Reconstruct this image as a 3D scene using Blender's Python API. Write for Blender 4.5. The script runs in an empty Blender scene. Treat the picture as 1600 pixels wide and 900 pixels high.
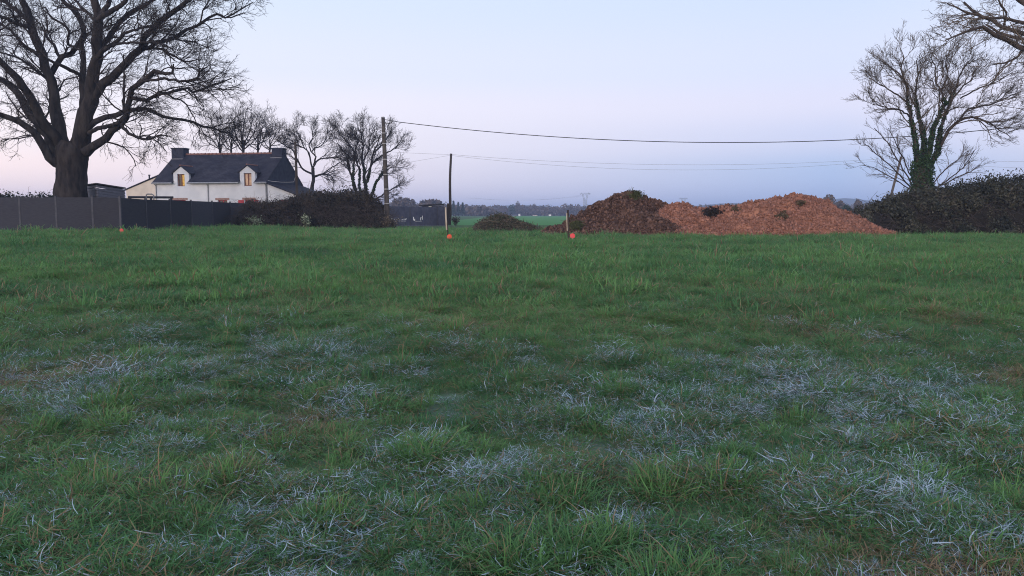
import bpy, math, random
import numpy as np
from mathutils import Vector

R = math.radians
rng = np.random.default_rng(7)
random.seed(7)
sc = bpy.context.scene
COL = sc.collection

# ------------------------------------------------------------------ camera
EYE = np.array((0.0, 0.0, 1.6))
F = 1230.0                                   # focal length in photograph pixels (1600 wide)
HOR = 335.0
PIT = math.atan((450 - HOR) / F)
cam = bpy.data.cameras.new('camera')
cam.sensor_width = 36.0
cam.lens = 36.0 * F / 1600.0
cam.clip_start = 0.1
cam.clip_end = 12000
co = bpy.data.objects.new('camera', cam)
COL.objects.link(co)
co.location = EYE
co.rotation_euler = (math.pi / 2 - PIT, 0, 0)
sc.camera = co

# ------------------------------------------------------------------ sky, sun, exposure
SUN_AZ = R(202)                              # clockwise from the view axis (+Y): behind and to the left
SUN_DIR = np.array((math.sin(SUN_AZ), math.cos(SUN_AZ)))
SUN_EL = R(5)
w = bpy.data.worlds.new('World')
sc.world = w
w.use_nodes = True
nt = w.node_tree
nt.nodes.clear()
def wn(t, **k):
    n = nt.nodes.new(t)
    for a, b in k.items():
        setattr(n, a, b)
    return n
def srgb(r, g, b):
    f = lambda c: (c / 255 / 12.92) if c / 255 <= 0.04045 else ((c / 255 + 0.055) / 1.055) ** 2.4
    return (f(r), f(g), f(b), 1)
def wl(a, b): nt.links.new(a, b)
tc = wn('ShaderNodeTexCoord')
sep = wn('ShaderNodeSeparateXYZ'); wl(tc.outputs['Generated'], sep.inputs[0])
def wmath(op, a, b=None):
    n = wn('ShaderNodeMath', operation=op)
    for i, v in enumerate((a, b)):
        if v is None: continue
        if isinstance(v, (int, float)): n.inputs[i].default_value = v
        else: wl(v, n.inputs[i])
    return n.outputs[0]
xx = wmath('MULTIPLY', sep.outputs[0], float(SUN_DIR[0]))
yy = wmath('MULTIPLY', sep.outputs[1], float(SUN_DIR[1]))
hl = wmath('SQRT', wmath('ADD', wmath('MULTIPLY', sep.outputs[0], sep.outputs[0]), wmath('ADD', wmath('MULTIPLY', sep.outputs[1], sep.outputs[1]), 1e-5)))
dot = wmath('DIVIDE', wmath('ADD', xx, yy), hl)
elev = wmath('ABSOLUTE', sep.outputs[2])
def ramp(stops):
    n = wn('ShaderNodeValToRGB')
    n.color_ramp.interpolation = 'EASE'
    el = n.color_ramp.elements
    while len(el) < len(stops): el.new(0.5)
    for e, (p, c) in zip(el, stops):
        e.position = p; e.color = srgb(*c)
    wl(elev, n.inputs[0])
    return n.outputs[0]
anti = ramp([(0, (164, 186, 232)), (.05, (174, 197, 240)), (.087, (206, 213, 246)), (.129, (224, 224, 250)), (.174, (218, 225, 252)), (.259, (208, 222, 250)), (.5, (203, 219, 250)), (1, (192, 212, 248))])  # top stops brighter than a dusk zenith, raised to light the ground
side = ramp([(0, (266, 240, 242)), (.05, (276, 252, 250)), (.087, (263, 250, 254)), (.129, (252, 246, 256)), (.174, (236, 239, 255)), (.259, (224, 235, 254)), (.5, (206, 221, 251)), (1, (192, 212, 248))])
sunr = ramp([(0, (350, 308, 272)), (.06, (345, 308, 278)), (.13, (330, 302, 284)), (.25, (296, 288, 284)), (.4, (258, 260, 272)), (.6, (222, 232, 256)), (1, (192, 212, 248))])  # sunward sky behind the camera, boosted to light the grass
def wmap(v, a, b):
    n = wn('ShaderNodeMapRange', interpolation_type='SMOOTHSTEP')
    wl(v, n.inputs[0]); n.inputs[1].default_value = a; n.inputs[2].default_value = b
    return n.outputs[0]
def wmix(f, a, b, bt='MIX'):
    n = wn('ShaderNodeMix', data_type='RGBA', blend_type=bt)
    if isinstance(f, (int, float)): n.inputs[0].default_value = f
    else: wl(f, n.inputs[0])
    wl(a, n.inputs[6]); wl(b, n.inputs[7])
    return n.outputs[2]
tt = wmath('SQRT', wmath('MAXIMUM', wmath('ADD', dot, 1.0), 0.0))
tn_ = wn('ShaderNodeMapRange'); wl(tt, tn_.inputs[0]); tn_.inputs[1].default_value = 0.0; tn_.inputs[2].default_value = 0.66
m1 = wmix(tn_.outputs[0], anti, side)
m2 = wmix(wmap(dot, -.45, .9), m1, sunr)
sky = wn('ShaderNodeTexSky', sky_type='NISHITA', sun_disc=False)
sky.sun_elevation = SUN_EL
sky.sun_rotation = SUN_AZ
sky.dust_density = 1.5
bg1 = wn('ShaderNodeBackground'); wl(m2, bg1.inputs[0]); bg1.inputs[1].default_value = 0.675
bg2 = wn('ShaderNodeBackground'); wl(sky.outputs[0], bg2.inputs[0]); bg2.inputs[1].default_value = 0.012
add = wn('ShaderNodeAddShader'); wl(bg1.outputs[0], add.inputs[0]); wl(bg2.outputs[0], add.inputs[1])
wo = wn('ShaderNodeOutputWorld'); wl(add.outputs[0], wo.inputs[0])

sl = bpy.data.lights.new('sun', 'SUN')
sl.energy = 1.15
sl.angle = R(35)
sl.color = (1.0, 0.88, 0.84)
so = bpy.data.objects.new('sun', sl)
COL.objects.link(so)
so.location = (-40, -90, 40)
so.rotation_euler = Vector((-SUN_DIR[0] * math.cos(SUN_EL), -SUN_DIR[1] * math.cos(SUN_EL), -math.sin(SUN_EL + R(5)))).to_track_quat('-Z', 'Y').to_euler()

vs = sc.view_settings
vs.view_transform = 'Standard'
vs.look = 'None'
vs.exposure = 0.62
vs.gamma = 1.0
vs.use_curve_mapping = False
sc.cycles.max_bounces = 4
sc.cycles.diffuse_bounces = 2
sc.cycles.volume_bounces = 0
sc.cycles.transparent_max_bounces = 8
sc.cycles.use_denoising = True
sc.cycles.denoiser = 'OPENIMAGEDENOISE'
sc.cycles.denoising_input_passes = 'RGB_ALBEDO_NORMAL'
sc.cycles.denoising_prefilter = 'NONE'
sc.cycles.use_adaptive_sampling = False
sc.cycles.filter_width = 1.05

# ------------------------------------------------------------------ helpers: pixels, ground
CP, SP = math.cos(PIT), math.sin(PIT)
def ray(px, py):
    a = (px - 800.0); b = (450.0 - py)
    d = np.array((a, F * CP + b * SP, -F * SP + b * CP))
    return d / d[1]
def at(px, py, Y):
    return EYE + ray(px, py) * Y
def pxm(wpx, Y):                              # pixel width -> metres
    return wpx / F * Y
def on_plane(px, py, P, N):
    d = ray(px, py)
    return EYE + d * (np.dot(np.asarray(P) - EYE, N) / np.dot(d, N))
def sstep(a, b, v):
    t = np.clip((v - a) / (b - a), 0, 1)
    return t * t * (3 - 2 * t)
_w = [(rng.uniform(.25, 3.4), rng.uniform(0, 2 * math.pi), rng.uniform(0, 6.28)) for _ in range(26)]
def bumps(x, y):
    z = 0
    for k, a, p in _w:
        z = z + np.sin(k * (x * math.cos(a) + y * math.sin(a)) + p) / (1 + k)
    return z
def g(x, y):
    x = np.asarray(x, float); y = np.asarray(y, float)
    z = 0.45 * sstep(3, 39, y) + 0.2 * sstep(9, 24, -x) * sstep(20, 45, y)
    near = 1 - sstep(45, 80, np.hypot(x, y))
    return z + 0.02 * bumps(x, y) * near
def G(x, y): return float(g(x, y))

# ------------------------------------------------------------------ helpers: meshes and objects
OFF = {}
def mesh_from(name, V, Fc, smooth=False):
    me = bpy.data.meshes.new(name)
    V = np.asarray(V, np.float32)
    if isinstance(Fc, np.ndarray):
        n, k = Fc.shape
        me.vertices.add(len(V)); me.vertices.foreach_set('co', V.ravel())
        me.loops.add(n * k); me.loops.foreach_set('vertex_index', Fc.astype(np.int32).ravel())
        me.polygons.add(n)
        me.polygons.foreach_set('loop_start', np.arange(0, n * k, k, dtype=np.int32))
        me.update(calc_edges=True)
    else:
        me.from_pydata(V.tolist(), [], Fc)
        me.update()
    if smooth:
        me.polygons.foreach_set('use_smooth', np.ones(len(me.polygons), bool))
    return me
def fattr(me, name, vals):
    a = me.attributes.new(name, 'FLOAT', 'POINT')
    a.data.foreach_set('value', np.asarray(vals, np.float32))
def tag(o, label=None, cat=None, group=None, kind=None):
    if label: o['label'] = label
    if cat: o['category'] = cat
    if group: o['group'] = group
    if kind: o['kind'] = kind
    return o
def thing(name, base, label, cat, group=None):
    o = bpy.data.objects.new(name, None)
    o.empty_display_size = 0.3
    COL.objects.link(o)
    o.location = [float(c) for c in base]
    OFF[o] = np.array([float(c) for c in base])
    return tag(o, label, cat, group)
def obj(name, V, Fc, mat, parent=None, smooth=False, attrs=None):
    V = np.asarray(V, float)
    if parent is None:
        off = np.array(((V[:, 0].min() + V[:, 0].max()) / 2, (V[:, 1].min() + V[:, 1].max()) / 2, V[:, 2].min()))
    else:
        off = OFF[parent]
    me = mesh_from(name, V - off, Fc, smooth)
    for k, v in (attrs or {}).items(): fattr(me, k, v)
    me.materials.append(mat)
    o = bpy.data.objects.new(name, me)
    COL.objects.link(o)
    if parent is None: o.location = off
    else: o.parent = parent
    OFF[o] = off
    return o
class MB:
    def __init__(s): s.v = []; s.f = []
    def add(s, V, Fc):
        n = len(s.v)
        s.v.extend([tuple(map(float, p)) for p in V]); s.f.extend([tuple(i + n for i in q) for q in Fc])
        return s
    def hexa(s, P):        # 8 corners: bottom 4 (ccw) then top 4
        return s.add(P, [(3, 2, 1, 0), (4, 5, 6, 7), (0, 1, 5, 4), (1, 2, 6, 5), (2, 3, 7, 6), (3, 0, 4, 7)])
    def box(s, lo, hi, T=None):
        x0, y0, z0 = lo; x1, y1, z1 = hi
        P = [(x0, y0, z0), (x1, y0, z0), (x1, y1, z0), (x0, y1, z0), (x0, y0, z1), (x1, y0, z1), (x1, y1, z1), (x0, y1, z1)]
        return s.hexa([T(p) if T else p for p in P])
    def prism(s, poly, d, T=None):   # poly: list of 3D points, extruded by vector d
        n = len(poly); d = np.asarray(d, float)
        P = [np.asarray(p, float) for p in poly]; P = P + [p + d for p in P]
        if T: P = [T(p) for p in P]
        return s.add(P, [tuple(range(n - 1, -1, -1)), tuple(range(n, 2 * n))] + [(i, (i + 1) % n, n + (i + 1) % n, n + i) for i in range(n)])
    def tube(s, pts, rad, k=8, T=None):
        V, Fq = tubes(np.asarray(pts, float)[None], np.asarray(rad, float)[None], k, caps=True)
        V = [T(p) for p in V] if T else V
        return s.add(V, Fq)
    def build(s, name, mat, parent=None, smooth=False):
        return obj(name, np.array(s.v), s.f, mat, parent, smooth)
def nrm(a): return a / np.maximum(np.linalg.norm(a, axis=-1, keepdims=True), 1e-9)
def tubes(P, Rr, k=3, caps=False):
    T, n, _ = P.shape
    t = np.empty_like(P)
    t[:, 1:-1] = P[:, 2:] - P[:, :-2]; t[:, 0] = P[:, 1] - P[:, 0]; t[:, -1] = P[:, -1] - P[:, -2]
    t = nrm(t)
    m = nrm(P[:, -1] - P[:, 0])
    ref = np.where(np.abs(m[:, 2:3]) < .8, np.array([[0, 0, 1.]]), np.array([[1., 0, 0]]))
    n1 = nrm(np.cross(t, ref[:, None, :])); n2 = np.cross(t, n1)
    a = np.arange(k) * 2 * math.pi / k
    V = P[:, :, None] + Rr[:, :, None, None] * (np.cos(a)[:, None] * n1[:, :, None] + np.sin(a)[:, None] * n2[:, :, None])
    idx = np.arange(T * n * k).reshape(T, n, k)
    A = idx[:, :-1]; B = idx[:, 1:]
    Fq = np.stack([A, np.roll(A, -1, 2), np.roll(B, -1, 2), B], -1).reshape(-1, 4)
    V = V.reshape(-1, 3)
    if caps:
        L = [tuple(q) for q in Fq.tolist()]
        for i in range(T):
            L.append(tuple(idx[i, 0, ::-1].tolist())); L.append(tuple(idx[i, -1].tolist()))
        return V, L
    return V, Fq
def smooth_path(pts, n):
    pts = np.asarray(pts, float)
    d = np.r_[0, np.cumsum(np.linalg.norm(np.diff(pts[:, :3], axis=0), axis=1))]
    u = np.linspace(0, d[-1], n)
    out = np.empty((n, pts.shape[1]))
    P = np.vstack([2 * pts[0] - pts[1], pts, 2 * pts[-1] - pts[-2]])
    for j, q in enumerate(u):
        i = min(np.searchsorted(d, q, 'right') - 1, len(pts) - 2)
        t = (q - d[i]) / max(d[i + 1] - d[i], 1e-9)
        p0, p1, p2, p3 = P[i], P[i + 1], P[i + 2], P[i + 3]
        out[j] = .5 * (2 * p1 + (p2 - p0) * t + (2 * p0 - 5 * p1 + 4 * p2 - p3) * t * t + (3 * p1 - p0 - 3 * p2 + p3) * t ** 3)
    return out

# ------------------------------------------------------------------ materials
def mat(name, c1, c2=None, scale=8.0, rough=.8, bump=0.0, bscale=None, spec=.08, stretch=None, detail=6, c3=None, attr=None, ramp=(.35, .65)):
    m = bpy.data.materials.new(name); m.use_nodes = True
    t = m.node_tree; b = t.nodes['Principled BSDF']
    b.inputs['Roughness'].default_value = rough
    b.inputs['Specular IOR Level'].default_value = spec
    b.inputs['Base Color'].default_value = (*c1, 1)
    src = None
    if c2 is not None or bump:
        g_ = t.nodes.new('ShaderNodeNewGeometry')
        mp = t.nodes.new('ShaderNodeMapping'); t.links.new(g_.outputs['Position'], mp.inputs[0])
        if stretch: mp.inputs['Scale'].default_value = stretch
        src = mp.outputs[0]
    if c2 is not None:
        no = t.nodes.new('ShaderNodeTexNoise'); no.inputs['Scale'].default_value = scale; no.inputs['Detail'].default_value = detail
        t.links.new(src, no.inputs['Vector'])
        fac = no.outputs[0]
        if attr:
            at_ = t.nodes.new('ShaderNodeAttribute'); at_.attribute_name = attr
            mm = t.nodes.new('ShaderNodeMath'); mm.operation = 'MULTIPLY_ADD'
            t.links.new(no.outputs[0], mm.inputs[0]); mm.inputs[1].default_value = .5
            mh = t.nodes.new('ShaderNodeMath'); mh.operation = 'MULTIPLY'; mh.inputs[1].default_value = .5
            t.links.new(at_.outputs['Fac'], mh.inputs[0]); t.links.new(mh.outputs[0], mm.inputs[2])
            fac = mm.outputs[0]
        cr = t.nodes.new('ShaderNodeValToRGB')
        el = cr.color_ramp.elements
        el[0].position, el[1].position = ramp; el[0].color = (*c1, 1); el[1].color = (*c2, 1)
        if c3 is not None:
            e = el.new(min(.98, ramp[1] + .15)); e.color = (*c3, 1)
        t.links.new(fac, cr.inputs[0]); t.links.new(cr.outputs[0], b.inputs['Base Color'])
    if bump:
        nb = t.nodes.new('ShaderNodeTexNoise'); nb.inputs['Scale'].default_value = bscale or scale * 3; nb.inputs['Detail'].default_value = 5
        t.links.new(src, nb.inputs['Vector'])
        bp = t.nodes.new('ShaderNodeBump'); bp.inputs['Strength'].default_value = 1; bp.inputs['Distance'].default_value = bump
        t.links.new(nb.outputs[0], bp.inputs['Height']); t.links.new(bp.outputs[0], b.inputs['Normal'])
    return m
M = {}
M['bark'] = mat('oak_bark', (.013, .0115, .0135), (.04, .035, .035), 3.5, .95, .06, 9, stretch=(1, 1, .35))
M['bark2'] = mat('ash_bark', (.03, .024, .022), (.075, .06, .052), 4, .95, .03, 12, stretch=(1, 1, .35))
M['twig'] = mat('twig_bark', (.02, .017, .019), (.045, .038, .038), 2, .95)
M['twig2'] = mat('ash_twig_bark', (.07, .056, .046), (.13, .105, .085), 2, .95)
M['ivy'] = mat('ivy_leaf', (.012, .03, .014), (.04, .075, .03), 5, .5, attr='tint')
M['fence'] = mat('composite_fence', (.027, .028, .039), (.038, .039, .05), 3, .75, .002, 60, stretch=(1, 1, 14))
M['post'] = mat('fence_post_metal', (.05, .052, .066), (.07, .072, .088), 6, .6)
M['render'] = mat('white_render', (.48, .505, .57), (.56, .58, .64), 1.2, .9, .004, 30)
M['cream'] = mat('cream_render', (.48, .43, .39), (.58, .52, .47), 1.1, .9, .004, 30)
M['slate_wall'] = mat('slate_hanging', (.02, .023, .042), (.034, .038, .06), 3, .7, .006, 26)
M['ridge'] = mat('ridge_clay', (.16, .085, .075), (.23, .12, .105), 5, .85)
M['redwood'] = mat('red_paint', (.30, .035, .05), (.38, .06, .07), 6, .6)
M['brownwood'] = mat('brown_window_wood', (.12, .045, .03), (.18, .07, .045), 12, .6)
M['lintel'] = mat('stone_lintel', (.2, .13, .12), (.3, .2, .18), 8, .9)
M['zinc'] = mat('zinc_gutter', (.2, .21, .24), (.27, .28, .31), 6, .5)
M['dark'] = mat('dark_interior', (.012, .01, .012))
M['shed'] = mat('shed_boards', (.08, .086, .12), (.12, .128, .165), 5, .8, .004, 30, stretch=(1, 1, 8))
M['felt'] = mat('roof_felt', (.035, .036, .045), (.05, .05, .06), 6, .9)
M['concrete'] = mat('pole_concrete', (.04, .036, .036), (.085, .076, .07), 2.5, .95, .008, 14)
M['band'] = mat('steel_band', (.3, .3, .32), (.4, .4, .42), 9, .5)
M['polewood'] = mat('pole_wood', (.035, .028, .026), (.08, .065, .055), 3, .95, .01, 12, stretch=(1, 1, .2))
M['leanwood'] = mat('leaning_pole_wood', (.07, .056, .05), (.13, .105, .09), 3, .95)
M['wire'] = mat('cable_black', (.03, .03, .03))
M['wire2'] = mat('cable_grey', (.2, .2, .22))
M['wire3'] = mat('cable_pale', (.5, .5, .53))
M['metal'] = mat('galvanised_steel', (.3, .31, .33), (.4, .41, .43), 4, .5)
M['gate'] = mat('blue_sheet_metal', (.05, .056, .09), (.075, .082, .12), 2, .6)
M['white'] = mat('white_paint', (.75, .75, .75), (.85, .85, .85), 9, .7)
M['stake'] = mat('stake_wood', (.3, .25, .2), (.5, .44, .38), 9, .9, stretch=(1, 1, .2))
M['stake_dark'] = mat('stake_bark', (.03, .024, .022), (.07, .055, .05), 9, .95)
M['disc'] = mat('fluorescent_disc', (.7, .075, .05), (.78, .1, .06), 3, .5)
M['disc2'] = mat('pinkish_disc', (.62, .065, .07), (.68, .09, .1), 3, .5)
M['soil'] = mat('dark_topsoil', (.055, .03, .023), (.135, .078, .06), 2.3, .95, .08, 7, detail=10)
M['clod'] = mat('soil_clods', (.045, .026, .02), (.17, .1, .078), 2.0, .95, attr='tint', c3=(.26, .18, .15), ramp=(.2, .8))
M['red'] = mat('reddish_soil', (.18, .08, .055), (.35, .165, .108), 1.6, .95, .07, 8, detail=10)
M['chip'] = mat('reddish_clods', (.12, .057, .042), (.34, .165, .12), 1.2, .95, attr='tint', c3=(.6, .46, .38), ramp=(.1, .8))
M['bramble'] = mat('bramble_leaf', (.018, .021, .016), (.06, .06, .043), 1.6, .5, spec=.2, attr='tint', c3=(.11, .1, .08))
M['bramble2'] = mat('bramble_leaf_brown', (.02, .019, .017), (.06, .052, .042), 1.1, .6, attr='tint', c3=(.085, .065, .05))
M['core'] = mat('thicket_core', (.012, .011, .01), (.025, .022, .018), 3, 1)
M['cane'] = mat('bramble_cane', (.04, .031, .03), (.095, .076, .068), 3, .9)
M['paleleaf'] = mat('pale_leaf', (.1, .14, .08), (.3, .34, .25), 9, .6, attr='tint')
M['straw'] = mat('dry_straw', (.3, .2, .1), (.45, .32, .17), 5, .9, attr='tint')
M['brush'] = mat('brush_twigs', (.05, .044, .034), (.16, .125, .095), 3, .95, attr='tint')
M['brushleaf'] = mat('brush_leaf', (.03, .042, .028), (.09, .1, .07), 4, .8, attr='tint')
M['conifer'] = mat('dark_hedge_leaf', (.01, .016, .013), (.025, .034, .026), 4, .8, attr='tint')
M['wood'] = mat('far_bare_wood', (.075, .055, .05), (.13, .1, .085), .06, 1, attr='tint')
M['fargreen'] = mat('far_evergreen', (.02, .035, .025), (.05, .065, .045), .06, 1, attr='tint')
M['hill'] = mat('far_hill_wood', (.05, .05, .05), (.08, .08, .07), .01, 1)
M['crop'] = mat('young_crop', (.055, .17, .05), (.085, .22, .065), .02, .9, .05, 3, stretch=(1, .2, 1))
M['margin'] = mat('field_margin', (.3, .28, .17), (.4, .36, .24), .05, .95)
M['track'] = mat('pale_gravel', (.35, .3, .26), (.45, .4, .36), 2, .95)

def slate_mat():
    m = mat('roof_slate', (.02, .021, .034), (.04, .039, .055), 1.2, .75)
    t = m.node_tree; b = t.nodes['Principled BSDF']
    br = t.nodes.new('ShaderNodeTexBrick'); g_ = t.nodes.new('ShaderNodeTexCoord')
    t.links.new(g_.outputs['UV'], br.inputs['Vector'])
    br.inputs['Scale'].default_value = 1; br.inputs['Brick Width'].default_value = .3; br.inputs['Row Height'].default_value = .18
    br.inputs['Mortar Size'].default_value = .012
    br.inputs['Color1'].default_value = (.55, .55, .55, 1); br.inputs['Color2'].default_value = (1.25, 1.25, 1.25, 1); br.inputs['Mortar'].default_value = (.3, .3, .3, 1)
    mx = t.nodes.new('ShaderNodeMix'); mx.data_type = 'RGBA'; mx.blend_type = 'MULTIPLY'; mx.inputs[0].default_value = .6
    old = b.inputs['Base Color'].links[0].from_socket
    t.links.new(old, mx.inputs[6]); t.links.new(br.outputs[0], mx.inputs[7]); t.links.new(mx.outputs[2], b.inputs['Base Color'])
    return m
def vary(m_, lo, hi):                 # each panel weathered a little differently
    t = m_.node_tree; b = t.nodes['Principled BSDF']; old = b.inputs['Base Color'].links[0].from_socket
    oi = t.nodes.new('ShaderNodeObjectInfo'); mr = t.nodes.new('ShaderNodeMapRange'); mr.inputs[3].default_value = lo; mr.inputs[4].default_value = hi
    t.links.new(oi.outputs['Random'], mr.inputs[0])
    vm = t.nodes.new('ShaderNodeVectorMath'); vm.operation = 'SCALE'
    t.links.new(old, vm.inputs[0]); t.links.new(mr.outputs[0], vm.inputs['Scale']); t.links.new(vm.outputs[0], b.inputs['Base Color'])
vary(M['fence'], .8, 1.25)
M['slate'] = slate_mat()
def glow_mat(name, col, s):
    m = mat(name, col); b = m.node_tree.nodes['Principled BSDF']
    no = m.node_tree.nodes.new('ShaderNodeTexNoise'); no.inputs['Scale'].default_value = 3.5
    g_ = m.node_tree.nodes.new('ShaderNodeNewGeometry'); m.node_tree.links.new(g_.outputs['Position'], no.inputs['Vector'])
    cr = m.node_tree.nodes.new('ShaderNodeValToRGB'); cr.color_ramp.elements[0].position = .42; cr.color_ramp.elements[1].position = .62
    cr.color_ramp.elements[0].color = (*[c * .12 for c in col], 1); cr.color_ramp.elements[1].color = (*col, 1)
    m.node_tree.links.new(no.outputs[0], cr.inputs[0]); m.node_tree.links.new(cr.outputs[0], b.inputs['Emission Color'])
    b.inputs['Emission Strength'].default_value = s
    b.inputs['Roughness'].default_value = .1
    return m
M['lit'] = glow_mat('lit_pane', (.45, .28, .07), .5)
M['lit2'] = glow_mat('lit_pane_dim', (.34, .22, .15), .4)
def glass():
    m = mat('window_pane', (.02, .02, .022), rough=.08, spec=.6)
    return m
M['glass'] = glass()

# grass and ground materials ---------------------------------------------------
def frost_nodes(t, pos):
    """frost lies in patches on the near part of the field (the low ground by the camera)"""
    n1 = t.nodes.new('ShaderNodeTexNoise'); n1.inputs['Scale'].default_value = 1.05; n1.inputs['Detail'].default_value = 3; n1.inputs['Roughness'].default_value = .6
    t.links.new(pos, n1.inputs['Vector'])
    s = t.nodes.new('ShaderNodeSeparateXYZ'); t.links.new(pos, s.inputs[0])
    d = t.nodes.new('ShaderNodeMapRange'); d.interpolation_type = 'SMOOTHSTEP'
    t.links.new(s.outputs[1], d.inputs[0]); d.inputs[1].default_value = 15.5; d.inputs[2].default_value = 6.5
    mr = t.nodes.new('ShaderNodeMapRange'); t.links.new(n1.outputs[0], mr.inputs[0]); mr.inputs[1].default_value = .46; mr.inputs[2].default_value = .66
    mu = t.nodes.new('ShaderNodeMath'); mu.operation = 'MULTIPLY'; t.links.new(mr.outputs[0], mu.inputs[0]); t.links.new(d.outputs[0], mu.inputs[1])
    return mu.outputs[0]
FROST = (.41, .51, .62, 1)
def grass_mat():
    m = bpy.data.materials.new('meadow_grass'); m.use_nodes = True
    t = m.node_tree; b = t.nodes['Principled BSDF']; L = t.links.new
    def node(k): return t.nodes.new(k)
    def attr(n, typ='GEOMETRY'):
        a = node('ShaderNodeAttribute'); a.attribute_name = n; a.attribute_type = typ
        return a.outputs['Fac']
    def math_(op, a, b_=None, c=None):
        n = node('ShaderNodeMath'); n.operation = op
        for i, v in enumerate((a, b_, c)):
            if v is None: continue
            if isinstance(v, (int, float)): n.inputs[i].default_value = v
            else: L(v, n.inputs[i])
        return n.outputs[0]
    def mix(f, a, b_):
        n = node('ShaderNodeMix'); n.data_type = 'RGBA'
        L(f, n.inputs[0])
        for i, v in ((6, a), (7, b_)):
            if isinstance(v, tuple): n.inputs[i].default_value = v
            else: L(v, n.inputs[i])
        return n.outputs[2]
    bt, bh = attr('bt'), attr('bh')
    tint, dry, fr = attr('tint', 'INSTANCER'), attr('dry', 'INSTANCER'), attr('frost', 'INSTANCER')
    pos = node('ShaderNodeNewGeometry').outputs['Position']
    green = mix(tint, (.046, .14, .056, 1), (.125, .255, .08, 1))
    green = mix(math_('MULTIPLY', bt, .5), green, (.088, .215, .098, 1))
    isdry = node('ShaderNodeMapRange'); L(math_('ADD', bt, dry), isdry.inputs[0]); isdry.inputs[1].default_value = .93; isdry.inputs[2].default_value = 1.0
    straw = mix(bh, (.13, .085, .05, 1), (.3, .235, .15, 1))
    c = mix(isdry.outputs[0], green, straw)
    n2 = node('ShaderNodeTexNoise'); n2.inputs['Scale'].default_value = 17; n2.inputs['Detail'].default_value = 2; L(pos, n2.inputs['Vector'])
    bt2 = math_('FRACT', math_('MULTIPLY', bt, 17.31))
    fz = math_('ADD', math_('MULTIPLY', fr, 1.0), math_('ADD', math_('MULTIPLY', n2.outputs[0], 1.0), math_('MULTIPLY', bt2, .8)))
    fm = node('ShaderNodeMapRange'); L(fz, fm.inputs[0]); fm.inputs[1].default_value = 1.4; fm.inputs[2].default_value = 1.7
    gate = node('ShaderNodeMapRange'); L(fr, gate.inputs[0]); gate.inputs[1].default_value = .02; gate.inputs[2].default_value = .25
    c = mix(math_('MULTIPLY', fm.outputs[0], gate.outputs[0]), c, FROST)
    L(c, b.inputs['Base Color'])
    b.inputs['Roughness'].default_value = .6; b.inputs['Specular IOR Level'].default_value = .1
    tr = node('ShaderNodeBsdfTranslucent'); L(c, tr.inputs[0])
    ms = node('ShaderNodeMixShader'); ms.inputs[0].default_value = .28
    L(b.outputs[0], ms.inputs[1]); L(tr.outputs[0], ms.inputs[2]); L(ms.outputs[0], t.nodes['Material Output'].inputs[0])
    return m
M['grass'] = grass_mat()
def ground_mat():
    m = mat('meadow_ground', (.04, .075, .03), (.08, .13, .05), 1.3, .95, .03, 22)
    t = m.node_tree; b = t.nodes['Principled BSDF']
    old = b.inputs['Base Color'].links[0].from_socket
    pos = [n for n in t.nodes if n.type == 'NEW_GEOMETRY'][0].outputs['Position']
    fm = frost_nodes(t, pos)
    h = t.nodes.new('ShaderNodeMath'); h.operation = 'MULTIPLY'; h.inputs[1].default_value = .15; t.links.new(fm, h.inputs[0])
    mx = t.nodes.new('ShaderNodeMix'); mx.data_type = 'RGBA'; mx.inputs[7].default_value = FROST
    t.links.new(h.outputs[0], mx.inputs[0]); t.links.new(old, mx.inputs[6]); t.links.new(mx.outputs[2], b.inputs['Base Color'])
    return m
M['ground'] = ground_mat()

# ------------------------------------------------------------------ ground
def axis(dense, step, far, grow=1.18):
    a = list(np.arange(0, dense, step)); s = step; v = a[-1]
    while v < far:
        s *= grow; v += s; a.append(v)
    return np.array(a)
ax = axis(14, .3, 4000); xs = np.r_[-ax[:0:-1], ax]
ys = np.r_[-axis(6, .6, 60)[:0:-1], axis(46, .3, 4000)]
X, Y = np.meshgrid(xs, ys)
nx, ny = len(xs), len(ys)
V = np.stack([X, Y, g(X, Y)], -1).reshape(-1, 3)
I = np.arange(nx * ny).reshape(ny, nx)
Fq = np.stack([I[:-1, :-1], I[:-1, 1:], I[1:, 1:], I[1:, :-1]], -1).reshape(-1, 4)
tag(obj('ground', V, Fq, M['ground'], smooth=True), 'green meadow ground stretching to the far trees', kind='structure')

def sheet(name, pts, z, m, label):
    tag(obj(name, np.array([(x, y, z) for x, y in pts]), [tuple(range(len(pts)))], m), label, kind='structure')
sheet('crop_field', [(-70, 84), (300, 84), (420, 560), (-160, 560)], .458, M['crop'], 'flat green crop field behind the brush pile')
sheet('field_margin', [(-160, 561), (420, 561), (430, 590), (-170, 590)], .462, M['margin'], 'thin pale field margin before the far wood')

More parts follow.
